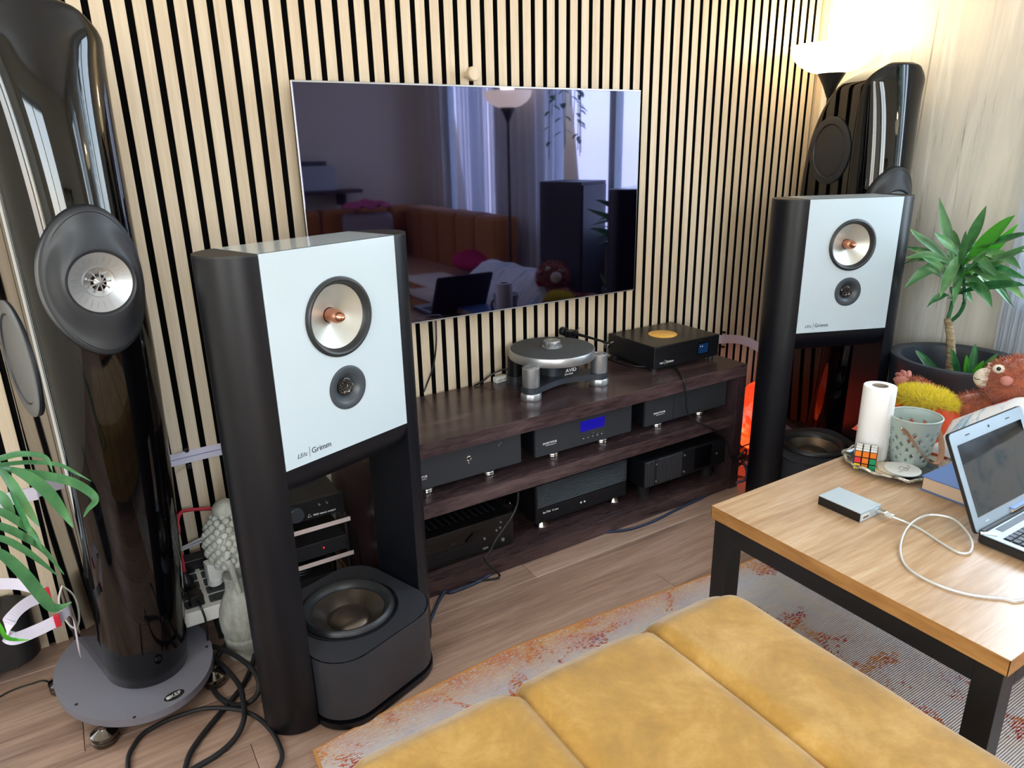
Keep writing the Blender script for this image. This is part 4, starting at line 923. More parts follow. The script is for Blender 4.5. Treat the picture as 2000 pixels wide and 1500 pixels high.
br_ = [spline([top, (2.5000, -0.8708, 0.7595), (2.5000, -0.8716, 0.7966), (2.5000, -0.8587, 0.8312)], 5), spline([top-Vector((0, 0, .02)), (2.5000, -0.9018, 0.7427), (2.4900, -0.9151, 0.7957), (2.5000, -0.8951, 0.8726), (2.5100, -0.8732, 0.9402)], 5)]
for q in br_: OB('branch', B().tube(q, .0065, 10), 'leaf_dark', t, True)
CR = [br_[0][-1], br_[1][-1]]
def leaf(name, a, tip, wd, m, parent, arch=.03, base=.15, twist=0, n=12, hint=Vector((0, 0, 1))):
    a, tip = Vector(a), Vector(tip); b = B(); L = (tip-a).length; d = (tip-a).normalized(); s = d.cross(hint)
    if s.length < .1: s = d.cross(Vector((0, 1, 0)))
    s.normalize(); upv = s.cross(d).normalized(); rows = []
    for i in range(n+1):
        u = i/n; p = a.lerp(tip, u)+Vector((0, 0, arch*4*u*(1-u)+(.0035*sin(u*11+wd*900)*u if base < 0 else 0))); w = wd*(sin(pi*max(.02, min(1, (u*.92+base*(1-u))))**.9)**.8)*(1-.02*i) if u < 1 else .0005
        w = wd*max(.13, sin(pi*u**1.35)**.9) if base < 0 and u < 1 else w; w = max(w, .0006); tw = twist*u; ss = (s*cos(tw)+upv*sin(tw)); cup = upv*w*.35
        rows.append([b.bm.verts.new(p-ss*w+cup), b.bm.verts.new(p-ss*w*.5+cup*.3), b.bm.verts.new(p), b.bm.verts.new(p+ss*w*.5+cup*.3), b.bm.verts.new(p+ss*w+cup)])
    for r0, r1 in zip(rows, rows[1:]):
        for k in range(4): b.bm.faces.new((r0[k], r0[k+1], r1[k+1], r1[k]))
    return OB(name, b, m, parent, True, auto=False)
toward = (Vector((-.1447, -2.163, 1.331))-Vector((2.5, -.9, .8))).normalized()
LV = [((2.5200, -0.7549, 1.1318), .014, 'leaf'), ((2.4500, -0.9482, 1.1147), .015, 'leaf'), ((2.4000, -1.0598, 1.0956), .022, 'leaf_bright'), ((2.5000, -1.0307, 1.0580), .015, 'leaf_bright'), ((2.3500, -1.1332, 1.0490), .016, 'leaf_dark'), ((2.4500, -1.0972, 1.0094), .014, 'leaf'), ((2.3000, -1.1525, 1.0031), .015, 'leaf'),
      ((2.3600, -1.1235, 0.9411), .017, 'leaf'), ((2.5000, -1.0891, 0.8889), .014, 'leaf_dark'), ((2.3300, -1.1594, 0.8955), .016, 'leaf_dark'), ((2.3800, -1.1433, 0.8485), .018, 'leaf'), ((2.3300, -1.0778, 0.8143), .017, 'leaf'), ((2.3000, -1.0530, 0.8635), .012, 'leaf_dark'), ((2.4500, -0.7051, 1.0260), .014, 'leaf'), ((2.5000, -0.6754, 0.9568), .013, 'leaf_dark'),
      ((2.4200, -0.7230, 0.9282), .013, 'leaf'), ((2.5000, -0.6745, 0.8886), .011, 'leaf_dark'), ((2.4000, -0.7475, 0.8227), .018, 'leaf'), ((2.3300, -0.8190, 0.9054), .012, 'leaf'), ((2.3300, -0.9128, 0.8207), .016, 'leaf'), ((2.3600, -0.8419, 1.0264), .015, 'leaf'), ((2.3000, -1.0484, 0.9920), .020, 'leaf'), ((2.6200, -0.8655, 0.9834), .012, 'leaf_dark'), ((2.6000, -0.7595, 1.0212), .012, 'leaf_dark'),
      ((2.3400, -0.9518, 1.0439), .010, 'leaf'), ((2.6000, -0.9642, 0.9332), .013, 'leaf'), ((2.6000, -0.7073, 0.8363), .013, 'leaf_dark'), ((2.3200, -0.9718, 0.8941), .012, 'leaf'), ((2.6000, -1.0257, 0.7731), .013, 'leaf_dark'), ((2.3000, -1.0156, 0.9188), .011, 'leaf_bright'), ((2.4500, -0.8118, 0.7558), .011, 'leaf_dark'), ((2.3400, -0.9543, 0.8019), .012, 'leaf'), ((2.4500, -1.0581, 0.8411), .015, 'leaf'), ((2.2800, -1.0924, 0.9232), .014, 'leaf'), ((2.3200, -0.8345, 0.9536), .013, 'leaf'), ((2.6200, -0.9920, 0.8639), .014, 'leaf_dark'), ((2.5000, -1.0047, 0.9218), .015, 'leaf_dark'), ((2.5500, -0.6957, 0.8305), .012, 'leaf'), ((2.5500, -0.9553, 0.8397), .013, 'leaf_dark'), ((2.5000, -0.9384, 0.7893), .012, 'leaf')]
for k, (tip, wd, mk) in enumerate(LV):
    base_ = CR[1] if tip[2] > CR[1].z-.02 or k % 3 else CR[0]
    leaf('leaf', base_+Vector((random.uniform(-.006, .006), random.uniform(-.006, .006), random.uniform(-.11, .02))), tip, wd*1.15, mk, t, arch=.022 if tip[2] < .95 else .004, base=-.10, hint=toward+Vector((0, 0, .5)))
for bx, tx, wd, mk in (((2.4600, -0.8971, 0.5596), (2.4200, -0.8128, 0.6006), .017, 'leaf_dark'), ((2.4500, -0.9670, 0.5730), (2.4200, -0.9322, 0.6351), .013, 'leaf_dark'), ((2.4300, -0.9961, 0.5819), (2.4200, -0.9872, 0.6237), .010, 'leaf_bright'), ((2.4300, -1.0090, 0.5850), (2.4400, -0.9990, 0.6613), .016, 'leaf_dark'), ((2.4200, -1.0220, 0.5864), (2.4000, -1.0915, 0.6566), .014, 'leaf'), ((2.4000, -1.0431, 0.5880), (2.3800, -1.1197, 0.6544), .016, 'leaf'), ((2.4000, -1.0230, 0.5903), (2.3800, -1.0619, 0.6284), .012, 'leaf_bright')):
    leaf('low_leaf', Vector(bx)-Vector((0, 0, .06)), tx, wd, mk, t, arch=.006, base=.1, hint=toward+Vector((0, 0, .5)))
# ================================================================ lamps
t = T('floor_lamp', 'tall black floor lamp with glowing white bowl shade in the corner', 'lamp', (2.602, -.21, 0), 0, 'matching floor lamps')
OB('base', B().lathe([(.13, 0), (.13, .012), (.12, .02), (.02, .026), (.011, .03)], 48), 'black_steel', t, True)
OB('pole', B().cyl((0, 0, .02), .009, 1.50, 16), 'black_steel', t, True)
OB('cup', B().lathe([(.010, 1.495), (.016, 1.51), (.03, 1.545), (.052, 1.585), (.056, 1.590), (0, 1.588)], 40), 'black_steel', t, True)
sh = OB('shade', B().lathe([(.050, 1.586), (.09, 1.598), (.13, 1.622), (.155, 1.652), (.165, 1.690), (.162, 1.691), (.150, 1.654), (.125, 1.628), (.085, 1.605), (.045, 1.594)], 56, cap=False), 'lamp_glass', t, True)
OB('bulb', B().sphere((0, 0, 1.635), .028, 16, 12), 'lamp_glass', sh, True)
def lamp_light(x, y, z, e, col=(1, .78, .50), r=.03):
    l = bpy.data.lights.new('bulb_light', 'POINT'); l.energy = e; l.color = col; l.shadow_soft_size = r; o = bpy.data.objects.new('bulb_light', l); COL.objects.link(o); o.location = (x, y, z)
lamp_light(2.602, -.21, 1.73, 3.6, r=.05)
copy_thing(t, (2.60, -2.42, 0), 0, 'second black floor lamp with bowl shade, mirrored in the television screen')
lamp_light(2.60, -2.42, 1.73, 4, r=.05)
t = T('salt_lamp', 'tall glowing orange rock salt lamp on the floor behind the right stand loudspeaker', 'lamp', (2.315, -.215, 0))
OB('wooden_base', B().cyl((0, 0, 0), .085, .028, 32, bev=.004), 'wenge', t, True)
b = B(); bmesh.ops.create_icosphere(b.bm, subdivisions=4, radius=1)
for v in b.bm.verts:
    c = v.co.copy(); n_ = noise.noise(c*1.6+Vector((3, 1, 5)))*.20+noise.noise(c*4)*.07
    v.co = Vector((c.x*.092*(1+n_)*(1-.22*max(0, c.z)), c.y*.085*(1+n_)*(1-.22*max(0, c.z)), .183+c.z*.158*(1+n_*.3)))
OB('rock', b, 'salt', t, True, auto=False)

# ================================================================ things by the wall at the left
t = T('head_statue', 'weathered grey stone head statue with knotted hair behind the left stand loudspeaker', 'statue', (.094, -.332, 0), 1.25)
OB('plinth', B().lathe([(.052, 0), (.056, .004), (.056, .03), (.054, .05), (.0565, .054), (.0565, .062), (.054, .066)], 40), 'stone', t, True)
OB('shoulders', B().lathe([(.054, .064), (.060, .085), (.062, .115), (.058, .145), (.047, .175), (.036, .198), (.033, .225), (.036, .25)], 40), 'stone', t, True)
hd = OB('head', B().sphere((.004, -.004, .345), 1, 32, 22, sc=(.060, .068, .088)), 'stone', t, True)
OB('jaw', B().sphere((.006, -.020, .290), 1, 24, 16, sc=(.042, .046, .052)), 'stone', t, True)
OB('nose', B().tube([(.008, -.070, .345), (.008, -.082, .315), (.008, -.072, .308)], lambda u: .006+.004*u, 10), 'stone', t, True)
OB('lips', B().sphere((.008, -.064, .292), 1, 14, 8, sc=(.014, .007, .005)), 'stone', t, True)
for s in (-1, 1):
    OB('ear', B().tube(spline([(s*.058, .0, .350), (s*.066, .004, .335), (s*.058, -.002, .300), (s*.046, -.004, .250), (s*.048, -.010, .215)]), lambda u: .009-.002*u, 10), 'stone', t, True)
    OB('eyelid', B().sphere((.008+s*.022, -.062, .345), 1, 14, 8, sc=(.012, .006, .005)), 'stone', t, True)
b = B(); g_ = pi*(3-sqrt(5))
for k in range(190):
    z_ = 1-2*(k+.5)/190; r_ = sqrt(1-z_*z_); v = Vector((r_*cos(k*g_), r_*sin(k*g_), z_))
    if v.z < -.72 or (v.y < -.30 and v.z < .35): continue
    b.sphere((.004+v.x*.060, -.004+v.y*.068, .350+v.z*.090), .0100, 10, 7)
OB('hair_knots', b, 'stone', hd, True)
OB('top_knot', B().sphere((.004, .004, .440), 1, 18, 12, sc=(.030, .032, .030)), 'stone', t, True)

# wall ribbon (flat speaker cable) pinned to the slats
def ribbon(b, pts, w, th=.0012, wdir=Vector((0, 0, 1))):
    P = spline(pts, 8); rows = []
    for i, p in enumerate(P):
        q = (P[min(i+1, len(P)-1)]-P[max(i-1, 0)]).normalized(); wd = wdir(i/(len(P)-1)) if callable(wdir) else wdir
        wd = (wd-q*wd.dot(q)).normalized(); nn = q.cross(wd).normalized()
        rows.append([b.bm.verts.new(p+wd*w/2*s+nn*th/2*r) for s, r in ((-1, -1), (1, -1), (1, 1), (-1, 1))])
    for r0, r1 in zip(rows, rows[1:]):
        for k in range(4): b.bm.faces.new((r0[k], r0[(k+1) % 4], r1[(k+1) % 4], r1[k]))
    b.bm.faces.new(rows[0][::-1]); b.bm.faces.new(rows[-1]); return b
t = T('ribbon_cable', 'white woven ribbon cable pinned to the slats left of the stand loudspeaker', 'cable', group='white woven ribbon cables')
OB('ribbon', ribbon(B(), [(-.26, -.005, .470), (0.0, -.004, .479), (.10, -.004, .482), (.22, -.004, .482), (.32, -.004, .480)], .038), 'strap', t)
OB('stitch_line', ribbon(B(), [(-.26, -.0062, .470), (0.0, -.0052, .479), (.10, -.0052, .482), (.22, -.0052, .482), (.32, -.0052, .480)], .0015, .0008), 'stitch', t)
for z in (.507, .455): OB('pin', B().cyl((.056, -.018, z), .005, .0175, 14, 'Y').cyl((.056, -.021, z), .0065, .004, 14, 'Y'), 'plastic_black', t, True)
t = T('ribbon_cable', 'white woven ribbon cable arching along the slats at the right end of the rack', 'cable', group='white woven ribbon cables')
OB('ribbon', ribbon(B(), [(2.2907, -0.0060, 0.4894), (2.3591, -0.0080, 0.4815), (2.4371, -0.0100, 0.4648), (2.5054, -0.0140, 0.4376), (2.5619, -0.0180, 0.4044), (2.6077, -0.0200, 0.3695), (2.6757, -0.0200, 0.3064)], .040), 'strap', t)
for q in ((1411,648), (1409,688)): pass
OB('pin', B().cyl((2.315, -.018, .520), .005, .0175, 14, 'Y'), 'plastic_black', t, True); OB('pin', B().cyl((2.315, -.018, .452), .005, .0175, 14, 'Y'), 'plastic_black', t, True)
t = T('ribbon_cable', 'white woven ribbon cable looped over the floor left of the tower, with red ties', 'cable', group='white woven ribbon cables')
lp = [(-0.4143, -0.4000, 0.4436), (-0.3620, -0.4000, 0.4214), (-0.3169, -0.4200, 0.3914)]
OB('ribbon', ribbon(B(), lp, .027), 'strap', t)
l2 = [(-0.3169, -0.4200, 0.3914), (-0.3562, -0.4500, 0.3975), (-0.3869, -0.4700, 0.3825), (-0.3988, -0.4700, 0.3506), (-0.3873, -0.4700, 0.3337), (-0.3511, -0.4500, 0.3256), (-0.3100, -0.4300, 0.3233)]
OB('ribbon', ribbon(B(), l2, .027, wdir=lambda u: Vector((.3*sin(u*6), .3, 1))), 'strap', t)
OB('ribbon', ribbon(B(), [(-0.3100, -0.4300, 0.3233), (-0.3013, -0.4000, 0.3125), (-0.2852, -0.3600, 0.2929), (-.30, -.24, .10)], .027), 'strap', t)
OB('ribbon', ribbon(B(), [(-.46, -.005, .462), (-.40, -.006, .472), (-.34, -.006, .472), (-.26, -.006, .470)], .038), 'strap', t)
for q in ((-0.3166, -0.4230, 0.3930), (-0.3097, -0.4330, 0.3251)): OB('red_tie', B().box(q, (.012, .008, .031), rz=.2, bev=.002), 'red_tape', t)

# power strip block
t = T('power_strip', 'cream multi-socket power strip raised on a dark box behind the tower base', 'power strip', (.018, -.160, 0), -.02)
OB('plinth_box', B().b2((.017, -.080, 0), (.066, .130, .115)), 'matte_black', t)
pl = [(-.030+.062*i, -.110+.046*j) for j in range(6) for i in range(2)]
OB('housing', B().b2((-.066, -.150, .115), (.070, .140, .157), bev=.003), 'white_plastic', t)
for i, (x, y) in enumerate(pl):
    s = OB('socket', B().prism(rrect(.050, .038, .006, 4, (x, y)), .157, .1585), 'slate', t)
    OB('socket_well', B().cyl((x, y, .1583), .0165, .0012, 28), 'plastic_black', s, True)
OB('switch_light', B().cyl((-.030, .012, .1592), .006, .0015, 16), 'disp', t)
def plug(lab, x, y, rz, m, kind):
    t = T('mains_plug', lab, 'plug', (x, y, .1595), rz)
    if kind == 'round':
        OB('plug_body', B().lathe([(.019, 0), (.020, .003), (.020, .024), (.016, .036), (.010, .042), (.008, .055)], 28), m, t, True)
        OB('cord', B().tube(spline([(0, 0, .05), (0, .006, .10), (-.01, .014, .16)]), .0048, 10), 'red_cable', t, True)
    elif kind == 'flat':
        OB('plug_body', B().b2((-.018, -.026, 0), (.018, .020, .030), bev=.006), m, t, True); OB('cord', B().tube(spline([(0, -.024, .012), (0, -.05, .010), (.004, -.062, -.03), (.0, -.066, -.09)]), .003, 8), 'cable', t, True)
    elif kind == 'brick':
        OB('plug_body', B().cyl((0, 0, 0), .020, .022, 28, bev=.003), m, t, True); OB('adapter_block', B().b2((-.020, -.018, .020), (.045, .020, .075), bev=.007), m, t, True)
    else:
        OB('plug_body', B().b2((-.045, -.020, 0), (.045, .026, .034), bev=.004), m, t)
    return t
plug('black round mains plug with a red cord in the power strip', -.020, -.185, 0, 'plastic_black', 'round')
plug('black angled mains plug at the front of the power strip', -.010, -.262, .1, 'plastic_black', 'flat')
plug('bulky cream adapter plugged in at the right of the power strip', .052, -.205, .15, 'white_plastic', 'brick')
plug('wide black adapter block at the back of the power strip', .010, -.075, 0, 'plastic_black', 'block')
t = T('red_cable', 'red cable rising from the power strip and running along the slats', 'cable')
OB('cord', B().tube(spline([(-.030, -.171, .315), (-0.0119, -0.1300, 0.3105), (-0.0072, -0.1000, 0.3311), (0.0097, -0.0500, 0.3314), (0.0368, -0.0300, 0.3227), (0.0758, -0.0300, 0.3143), (0.1473, -0.0300, 0.2962), (0.2519, -0.0300, 0.2683)]), .0052, 10), 'red_cable', t, True)
OB('cord_left', B().tube(spline([(-.10, -.02, .24), (-.20, -.03, .25), (-.26, -.03, .24), (-.32, -.03, .20)]), .0052, 10), 'red_cable', t, True)
t = T('grey_cables', 'pair of pale grey cables running from the power strip towards the rack', 'cable')
for k in (0, 1): OB('cord', B().tube(spline([(-.01, -.03, .20+.006*k), (.06, -.035, .215+.010*k), (.14, -.035, .225+.010*k), (.26, -.04, .22+.008*k)]), .0042, 8), 'grey_cable', t, True)

# small clear rack with hi-fi boxes, left of the wenge rack
t = T('acrylic_stand', 'small clear acrylic equipment stand beside the left end of the media rack', 'stand', (.322, -.19, 0))
for z in (.045, .165, .235+.045): OB('shelf', B().b2((-.115, -.095, z), (.115, .095, z+.016), bev=.002), 'acrylic', t), OB('shelf_bright_edge', B().b2((-.1155, -.0965, z+.001), (.1155, -.0951, z+.015)), 'acrylic_bright_edge', t)  # pale strip on each front edge paints the bright edge of the clear shelf
for x in (-.104, .104):
    for y in (-.084, .084): OB('post', B().cyl((x, y, 0), .005, .31, 12), 'black_steel', t)
t = T('phono_amplifier', 'small black amplifier with a grey volume knob on top of the acrylic stand', 'amplifier', (.322, -.19, .3105))
OB('case', B().b2((-.10, -.078, .008), (.100, .095, .062), bev=.003), 'soft_black', t); OB('faceplate', B().b2((-.103, -.088, .005), (.103, -.077, .066), bev=.001), 'plastic_black', t)
OB('volume_knob', B().cyl((-.040, -.106, .036), .0225, .018, 40, 'Y', bev=.002), 'alu_dark', t, True)
for x in (.030, .052): OB('switch', B().cyl((x, -.094, .047), .0035, .007, 14, 'Y'), 'chrome', t, True)
text('lettering', 'MAS stereo output', .0085, 'white_print', t, (.010, -.0885, .014)); OB('emblem', B().tube([(-.006, -.0885, .014), (.004, -.0885, .014), (-.001, -.0885, .024), (-.006, -.0885, .014)], .0006, 4), 'white_print', t)
for k in range(6): OB('lid_groove', B().b2((.02+k*.010, -.06, .0618), (.022+k*.010, .085, .0626)), 'matte_black', t)
for x in (-.08, .08):
    for y in (-.06, .07): OB('foot', B().cyl((x, y, -.014), .007, .023, 12), 'rubber', t)
t = T('network_box', 'thin black box with a red light on the middle acrylic shelf', 'electronics', (.322, -.19, .1815))
OB('case', B().b2((-.10, -.085, .004), (.10, .08, .052), bev=.002), 'soft_black', t); M['red_led'] = mat('red_led', '#ff2020', .4, emit='#ff1818', emit_s=4)
OB('indicator', B().cyl((.030, -.087, .030), .0018, .003, 8, 'Y'), 'red_led', t)
for x in (-.08, .08): OB('foot', B().cyl((x, 0, 0), .008, .005, 12), 'rubber', t)
t = T('mains_filter', 'black box on the lowest acrylic shelf', 'electronics', (.305, -.19, .0615))
OB('case', B().b2((-.095, -.085, .0), (.075, .08, .060), bev=.004), 'soft_black', t); OB('label_plate', B().b2((-.01, -.086, .025), (.02, -.084, .030)), 'grey_print', t)
t = T('coiled_cable', 'coil of black cable heaped on the box in the acrylic stand', 'cable', (.295, -.20, .122))
for k in range(3): OB('loop', B().tube([(.05*cos(a), .05*sin(a), .0042+.009*k+.001*sin(3*a)) for a in [2*pi*i/40 for i in range(41)]], .0042, 8), 'cable', t, True)

# ================================================================ cables on the floor
def cable(name, label, pts, r, m, n=8, group=None):
    t = T(name, label, 'cable', group=group); OB('cord', B().tube(spline(pts, n), r, 10), m, t, True); return t
cable('power_cable', 'thick black braided cable coiled on the floor between tower and stand loudspeaker', [(0.1203, -0.3171, 0.0500), (0.0958, -0.3198, 0.0500), (0.0768, -0.3208, 0.0450), (0.0354, -0.3253, 0.0300), (0.0071, -0.3405, 0.0120), (-0.0153, -0.3805, 0.0080), (-0.0218, -0.4451, 0.0080), (-0.0127, -0.4970, 0.0080), (0.0111, -0.5402, 0.0080), (0.0412, -0.5694, 0.0200), (0.0680, -0.5623, 0.0300), (0.0784, -0.5399, 0.0500), (0.0701, -0.4874, 0.0600), (0.0452, -0.4066, 0.0550), (0.0171, -0.3408, 0.0450), (-0.0017, -0.3158, 0.0400), (-0.0065, -0.3244, 0.0360), (0.0046, -0.3675, 0.0300), (0.0223, -0.4317, 0.0300), (0.0355, -0.5040, 0.0300), (0.0323, -0.5636, 0.0280), (0.0216, -0.6216, 0.0250), (-0.0055, -0.6566, 0.0120), (-0.0481, -0.6820, 0.0080), (-0.1050, -0.6965, 0.0080), (-0.1612, -0.7091, 0.0080)], .0068, 'braid')
cable('power_cable', 'black braided cable running from behind the left stand loudspeaker out of the frame', [(0.1057, -0.3748, 0.0200), (0.0847, -0.4183, 0.0100), (0.0516, -0.4755, 0.0080), (0.0097, -0.5224, 0.0080), (-0.0293, -0.5587, 0.0080), (-0.0781, -0.6079, 0.0080), (-0.1081, -0.6463, 0.0080), (-0.1237, -0.6843, 0.0080), (-0.1422, -0.7374, 0.0080)], .0066, 'braid')
cable('power_cable', 'dark blue braided cable making a wide arc on the floor by the tower base', [(-0.2377, -0.6740, 0.0070), (-0.2319, -0.5834, 0.0070), (-0.2155, -0.5444, 0.0070), (-0.1918, -0.5172, 0.0070), (-0.1471, -0.5052, 0.0080), (-0.1121, -0.5094, 0.0120), (-0.0627, -0.5284, 0.0220), (-0.0158, -0.5552, 0.0220), (0.0273, -0.5931, 0.0200), (0.0563, -0.6308, 0.0080), (0.0709, -0.6893, 0.0070), (0.0739, -0.7464, 0.0070), (0.0675, -0.7792, 0.0070), (0.0428, -0.8119, 0.0070)], .0055, 'braid')
cable('power_cable', 'small upright black cable loop leaning on the stone statue', [(0.1127, -0.3739, 0.0300), (0.1085, -0.3710, 0.0350), (0.0935, -0.3606, 0.0500), (0.0804, -0.3514, 0.0700), (0.0811, -0.3356, 0.0900), (0.0914, -0.3287, 0.1050), (0.1087, -0.3319, 0.1050), (0.1190, -0.3446, 0.0900), (0.1275, -0.3458, 0.0600)], .0060, 'braid')
cable('thin_cable', 'thin black wire on the floor left of the tower base', [(-0.5160, -0.1787, 0.0030), (-0.4726, -0.1593, 0.0030), (-0.4272, -0.1577, 0.0030), (-0.3902, -0.1706, 0.0030), (-.34, -.28, .003)], .0022, 'cable')
cable('blue_cable', 'dark blue cable lying on the floor along the front of the media rack', [(.50, -.60, .006), (0.6600, -0.4153, 0.0050), (0.7007, -0.4165, 0.0050), (0.7900, -0.4125, 0.0050), (0.8927, -0.3893, 0.0050), (1.0154, -0.3855, 0.0050), (1.1673, -0.3842, 0.0050), (1.3018, -0.3905, 0.0050), (1.4121, -0.4300, 0.0050), (1.5265, -0.4353, 0.0050), (1.6687, -0.4174, 0.0050), (1.8566, -0.3965, 0.0050), (1.9639, -0.3677, 0.0060), (2.03, -.425, .03), (2.055, -.40, .08), (2.09, -.33, .05), (2.12, -.25, .006)], .0052, 'blue_cable')
cable('black_cable', 'black cable hanging from the shelf by the receiver down to the floor', [(0.9541, -0.4090, 0.2764), (0.9488, -0.4100, 0.2361), (0.9272, -0.4120, 0.2010), (0.8960, -0.4140, 0.1709), (0.8617, -0.4150, 0.1360), (0.8416, -0.4150, 0.1053), (0.8192, -0.4160, 0.0779), (.862, -.430, .006), (0.7414, -0.3925, 0.0120), (0.6754, -0.4061, 0.0050), (.52, -.56, .005)], .0040, 'cable')
cable('black_cable', 'black cable draped from the streamer over the rack edge to the right', [(1.60, -.03, .5255), (1.6231, -0.0317, 0.5255), (1.6132, -0.1126, 0.5255), (1.6327, -0.1859, 0.5255), (1.6810, -0.2330, 0.5265), (1.7303, -0.2643, 0.5275), (1.7265, -0.3144, 0.5265), (1.6742, -0.3963, 0.5255), (1.6749, -0.4110, 0.4922), (1.6827, -0.4120, 0.4456), (1.6896, -0.4110, 0.4040), (1.7222, -0.4110, 0.3564), (1.7955, -0.4110, 0.3151), (1.8599, -0.4110, 0.2771), (1.9161, -0.4110, 0.2274), (1.9358, -0.4110, 0.1789), (1.9468, -0.4120, 0.1478), (1.9822, -0.4180, 0.1388), (2.0183, -0.4250, 0.1678), (2.10, -.36, .10), (2.14, -.28, .03)], .0036, 'cable')
t = T('cable_tangle', 'tangle of thin black wires on the floor in front of the salt lamp', 'cable')
for q in ([(2.05, -.36, .05), (2.12, -.40, .13), (2.20, -.38, .12), (2.25, -.34, .04)], [(2.06, -.30, .02), (2.14, -.36, .07), (2.20, -.40, .05), (2.24, -.37, .01)], [(2.04, -.37, .15), (2.12, -.40, .17), (2.2, -.38, .15), (2.27, -.33, .08)], [(2.07, -.33, .004), (2.13, -.42, .004), (2.2, -.42, .004)], [(2.08, -.34, .09), (2.13, -.39, .03), (2.17, -.38, .09), (2.22, -.36, .02)]):
    OB('wire', B().tube(spline(q), .0028, 8), 'cable', t, True)

# ================================================================ palm at the left edge
t = T('palm_plant', 'arching palm fronds reaching in from the left edge before the tower', 'plant')
OB('pot', B().lathe([(.10, 0), (.11, .005), (.135, .20), (.14, .235), (.13, .238), (.125, .20), (.12, .19), (0, .19)], 40, Matrix.Translation((-.80, -.78, 0))), 'planter', t, True)
OB('soil', B().cyl((-.80, -.78, .185), .122, .012, 32), 'soil', t)
for q in ((-.80, -.78), (-.78, -.80), (-.82, -.77)):
    OB('stem', B().tube(spline([(q[0], q[1], .19), (q[0]+.03, q[1]+.02, .35), (q[0]+.10, q[1]+.04, .50)]), lambda u: .008-.004*u, 8), 'leaf', t, True)
def frond(pts, w0, mk='leaf'):
    w0 *= .56
    P = spline(pts, 7); b = B(); rows = []; n = len(P)
    cam_ = Vector((-.1447, -2.163, 1.331))
    for i, p in enumerate(P):
        u = i/(n-1); q = (P[min(i+1, n-1)]-P[max(i-1, 0)]).normalized(); v = (cam_-p).normalized(); s = q.cross(v).normalized(); s = (s+v*.45).normalized(); w = w0*max(.03, sin(pi*(.06+.92*u))**.75*(1-.35*u)); f = s.cross(q).normalized()*w*.3
        rows.append([b.bm.verts.new(p-s*w+f), b.bm.verts.new(p), b.bm.verts.new(p+s*w+f)])
    for r0, r1 in zip(rows, rows[1:]):
        for k in range(2): b.bm.faces.new((r0[k], r0[k+1], r1[k+1], r1[k]))
    return OB('leaflet', b, mk, t, True, auto=False)
D_ = 0
frond([(-0.3352, -0.8000, 0.8639), (-0.3003, -0.7800, 0.8547), (-0.2705, -0.7500, 0.8454), (-0.2391, -0.7200, 0.8205), (-0.2332, -0.7200, 0.7897)], .012)
frond([(-0.3370, -0.8000, 0.8553), (-0.2989, -0.7800, 0.8440), (-0.2616, -0.7200, 0.8163), (-0.2237, -0.6800, 0.7861), (-0.1999, -0.6600, 0.7540), (-0.1798, -0.6600, 0.7322)], .009)
frond([(-0.3060, -0.7800, 0.8440), (-0.2760, -0.7600, 0.8169), (-0.2444, -0.7200, 0.7846), (-0.2103, -0.6800, 0.7466), (-0.1864, -0.6600, 0.7099), (-0.1811, -0.6600, 0.6906), (-0.1950, -0.6600, 0.6768), (-0.2055, -0.6600, 0.6621)], .019)
frond([(-0.2866, -0.7800, 0.8342), (-0.2642, -0.7600, 0.8010), (-0.2458, -0.7400, 0.7576), (-0.2332, -0.7200, 0.7088), (-0.2234, -0.7200, 0.6736)], .024)
frond([(-0.3030, -0.7800, 0.8414), (-0.2925, -0.7800, 0.8120), (-0.2837, -0.7800, 0.7757), (-0.2762, -0.7600, 0.7318), (-0.2698, -0.7600, 0.7095)], .018)
frond([(-0.3305, -0.8000, 0.8214), (-0.3079, -0.8000, 0.7962), (-0.3003, -0.8000, 0.7701), (-0.2971, -0.8000, 0.7429)], .018)
frond([(-0.3424, -0.8500, 0.8141), (-0.3096, -0.8300, 0.7816), (-0.2903, -0.8000, 0.7407), (-0.2783, -0.7800, 0.7044), (-0.2725, -0.7800, 0.6718)], .015)
frond([(-0.3421, -0.8500, 0.7841), (-0.3147, -0.8300, 0.7568), (-0.2916, -0.8000, 0.7155), (-0.2721, -0.7600, 0.6615), (-0.2528, -0.7400, 0.5936)], .015)
frond([(-0.3493, -0.8800, 0.7716), (-0.3151, -0.8600, 0.7487), (-0.2957, -0.8300, 0.7100), (-0.2763, -0.8000, 0.6598), (-0.2598, -0.7800, 0.6159)], .013)
frond([(-0.3367, -0.9000, 0.7638), (-0.3152, -0.8800, 0.7279), (-0.2983, -0.8600, 0.6758), (-0.2855, -0.8400, 0.6196), (-0.2765, -0.8200, 0.5794), (-0.2638, -0.8000, 0.5623), (-0.2471, -0.8000, 0.5665)], .022)
frond([(-0.3548, -0.8500, 0.6246), (-0.3485, -0.8500, 0.5868), (-0.3460, -0.8400, 0.5588), (-0.3343, -0.8200, 0.5355), (-0.3184, -0.8200, 0.5286)], .008, 'leaf_bright')
frond([(-0.2926, -0.8000, 0.8013), (-0.2862, -0.8000, 0.7609), (-0.2797, -0.8000, 0.7196), (-0.2693, -0.8000, 0.6961)], .010, 'leaf_dark')
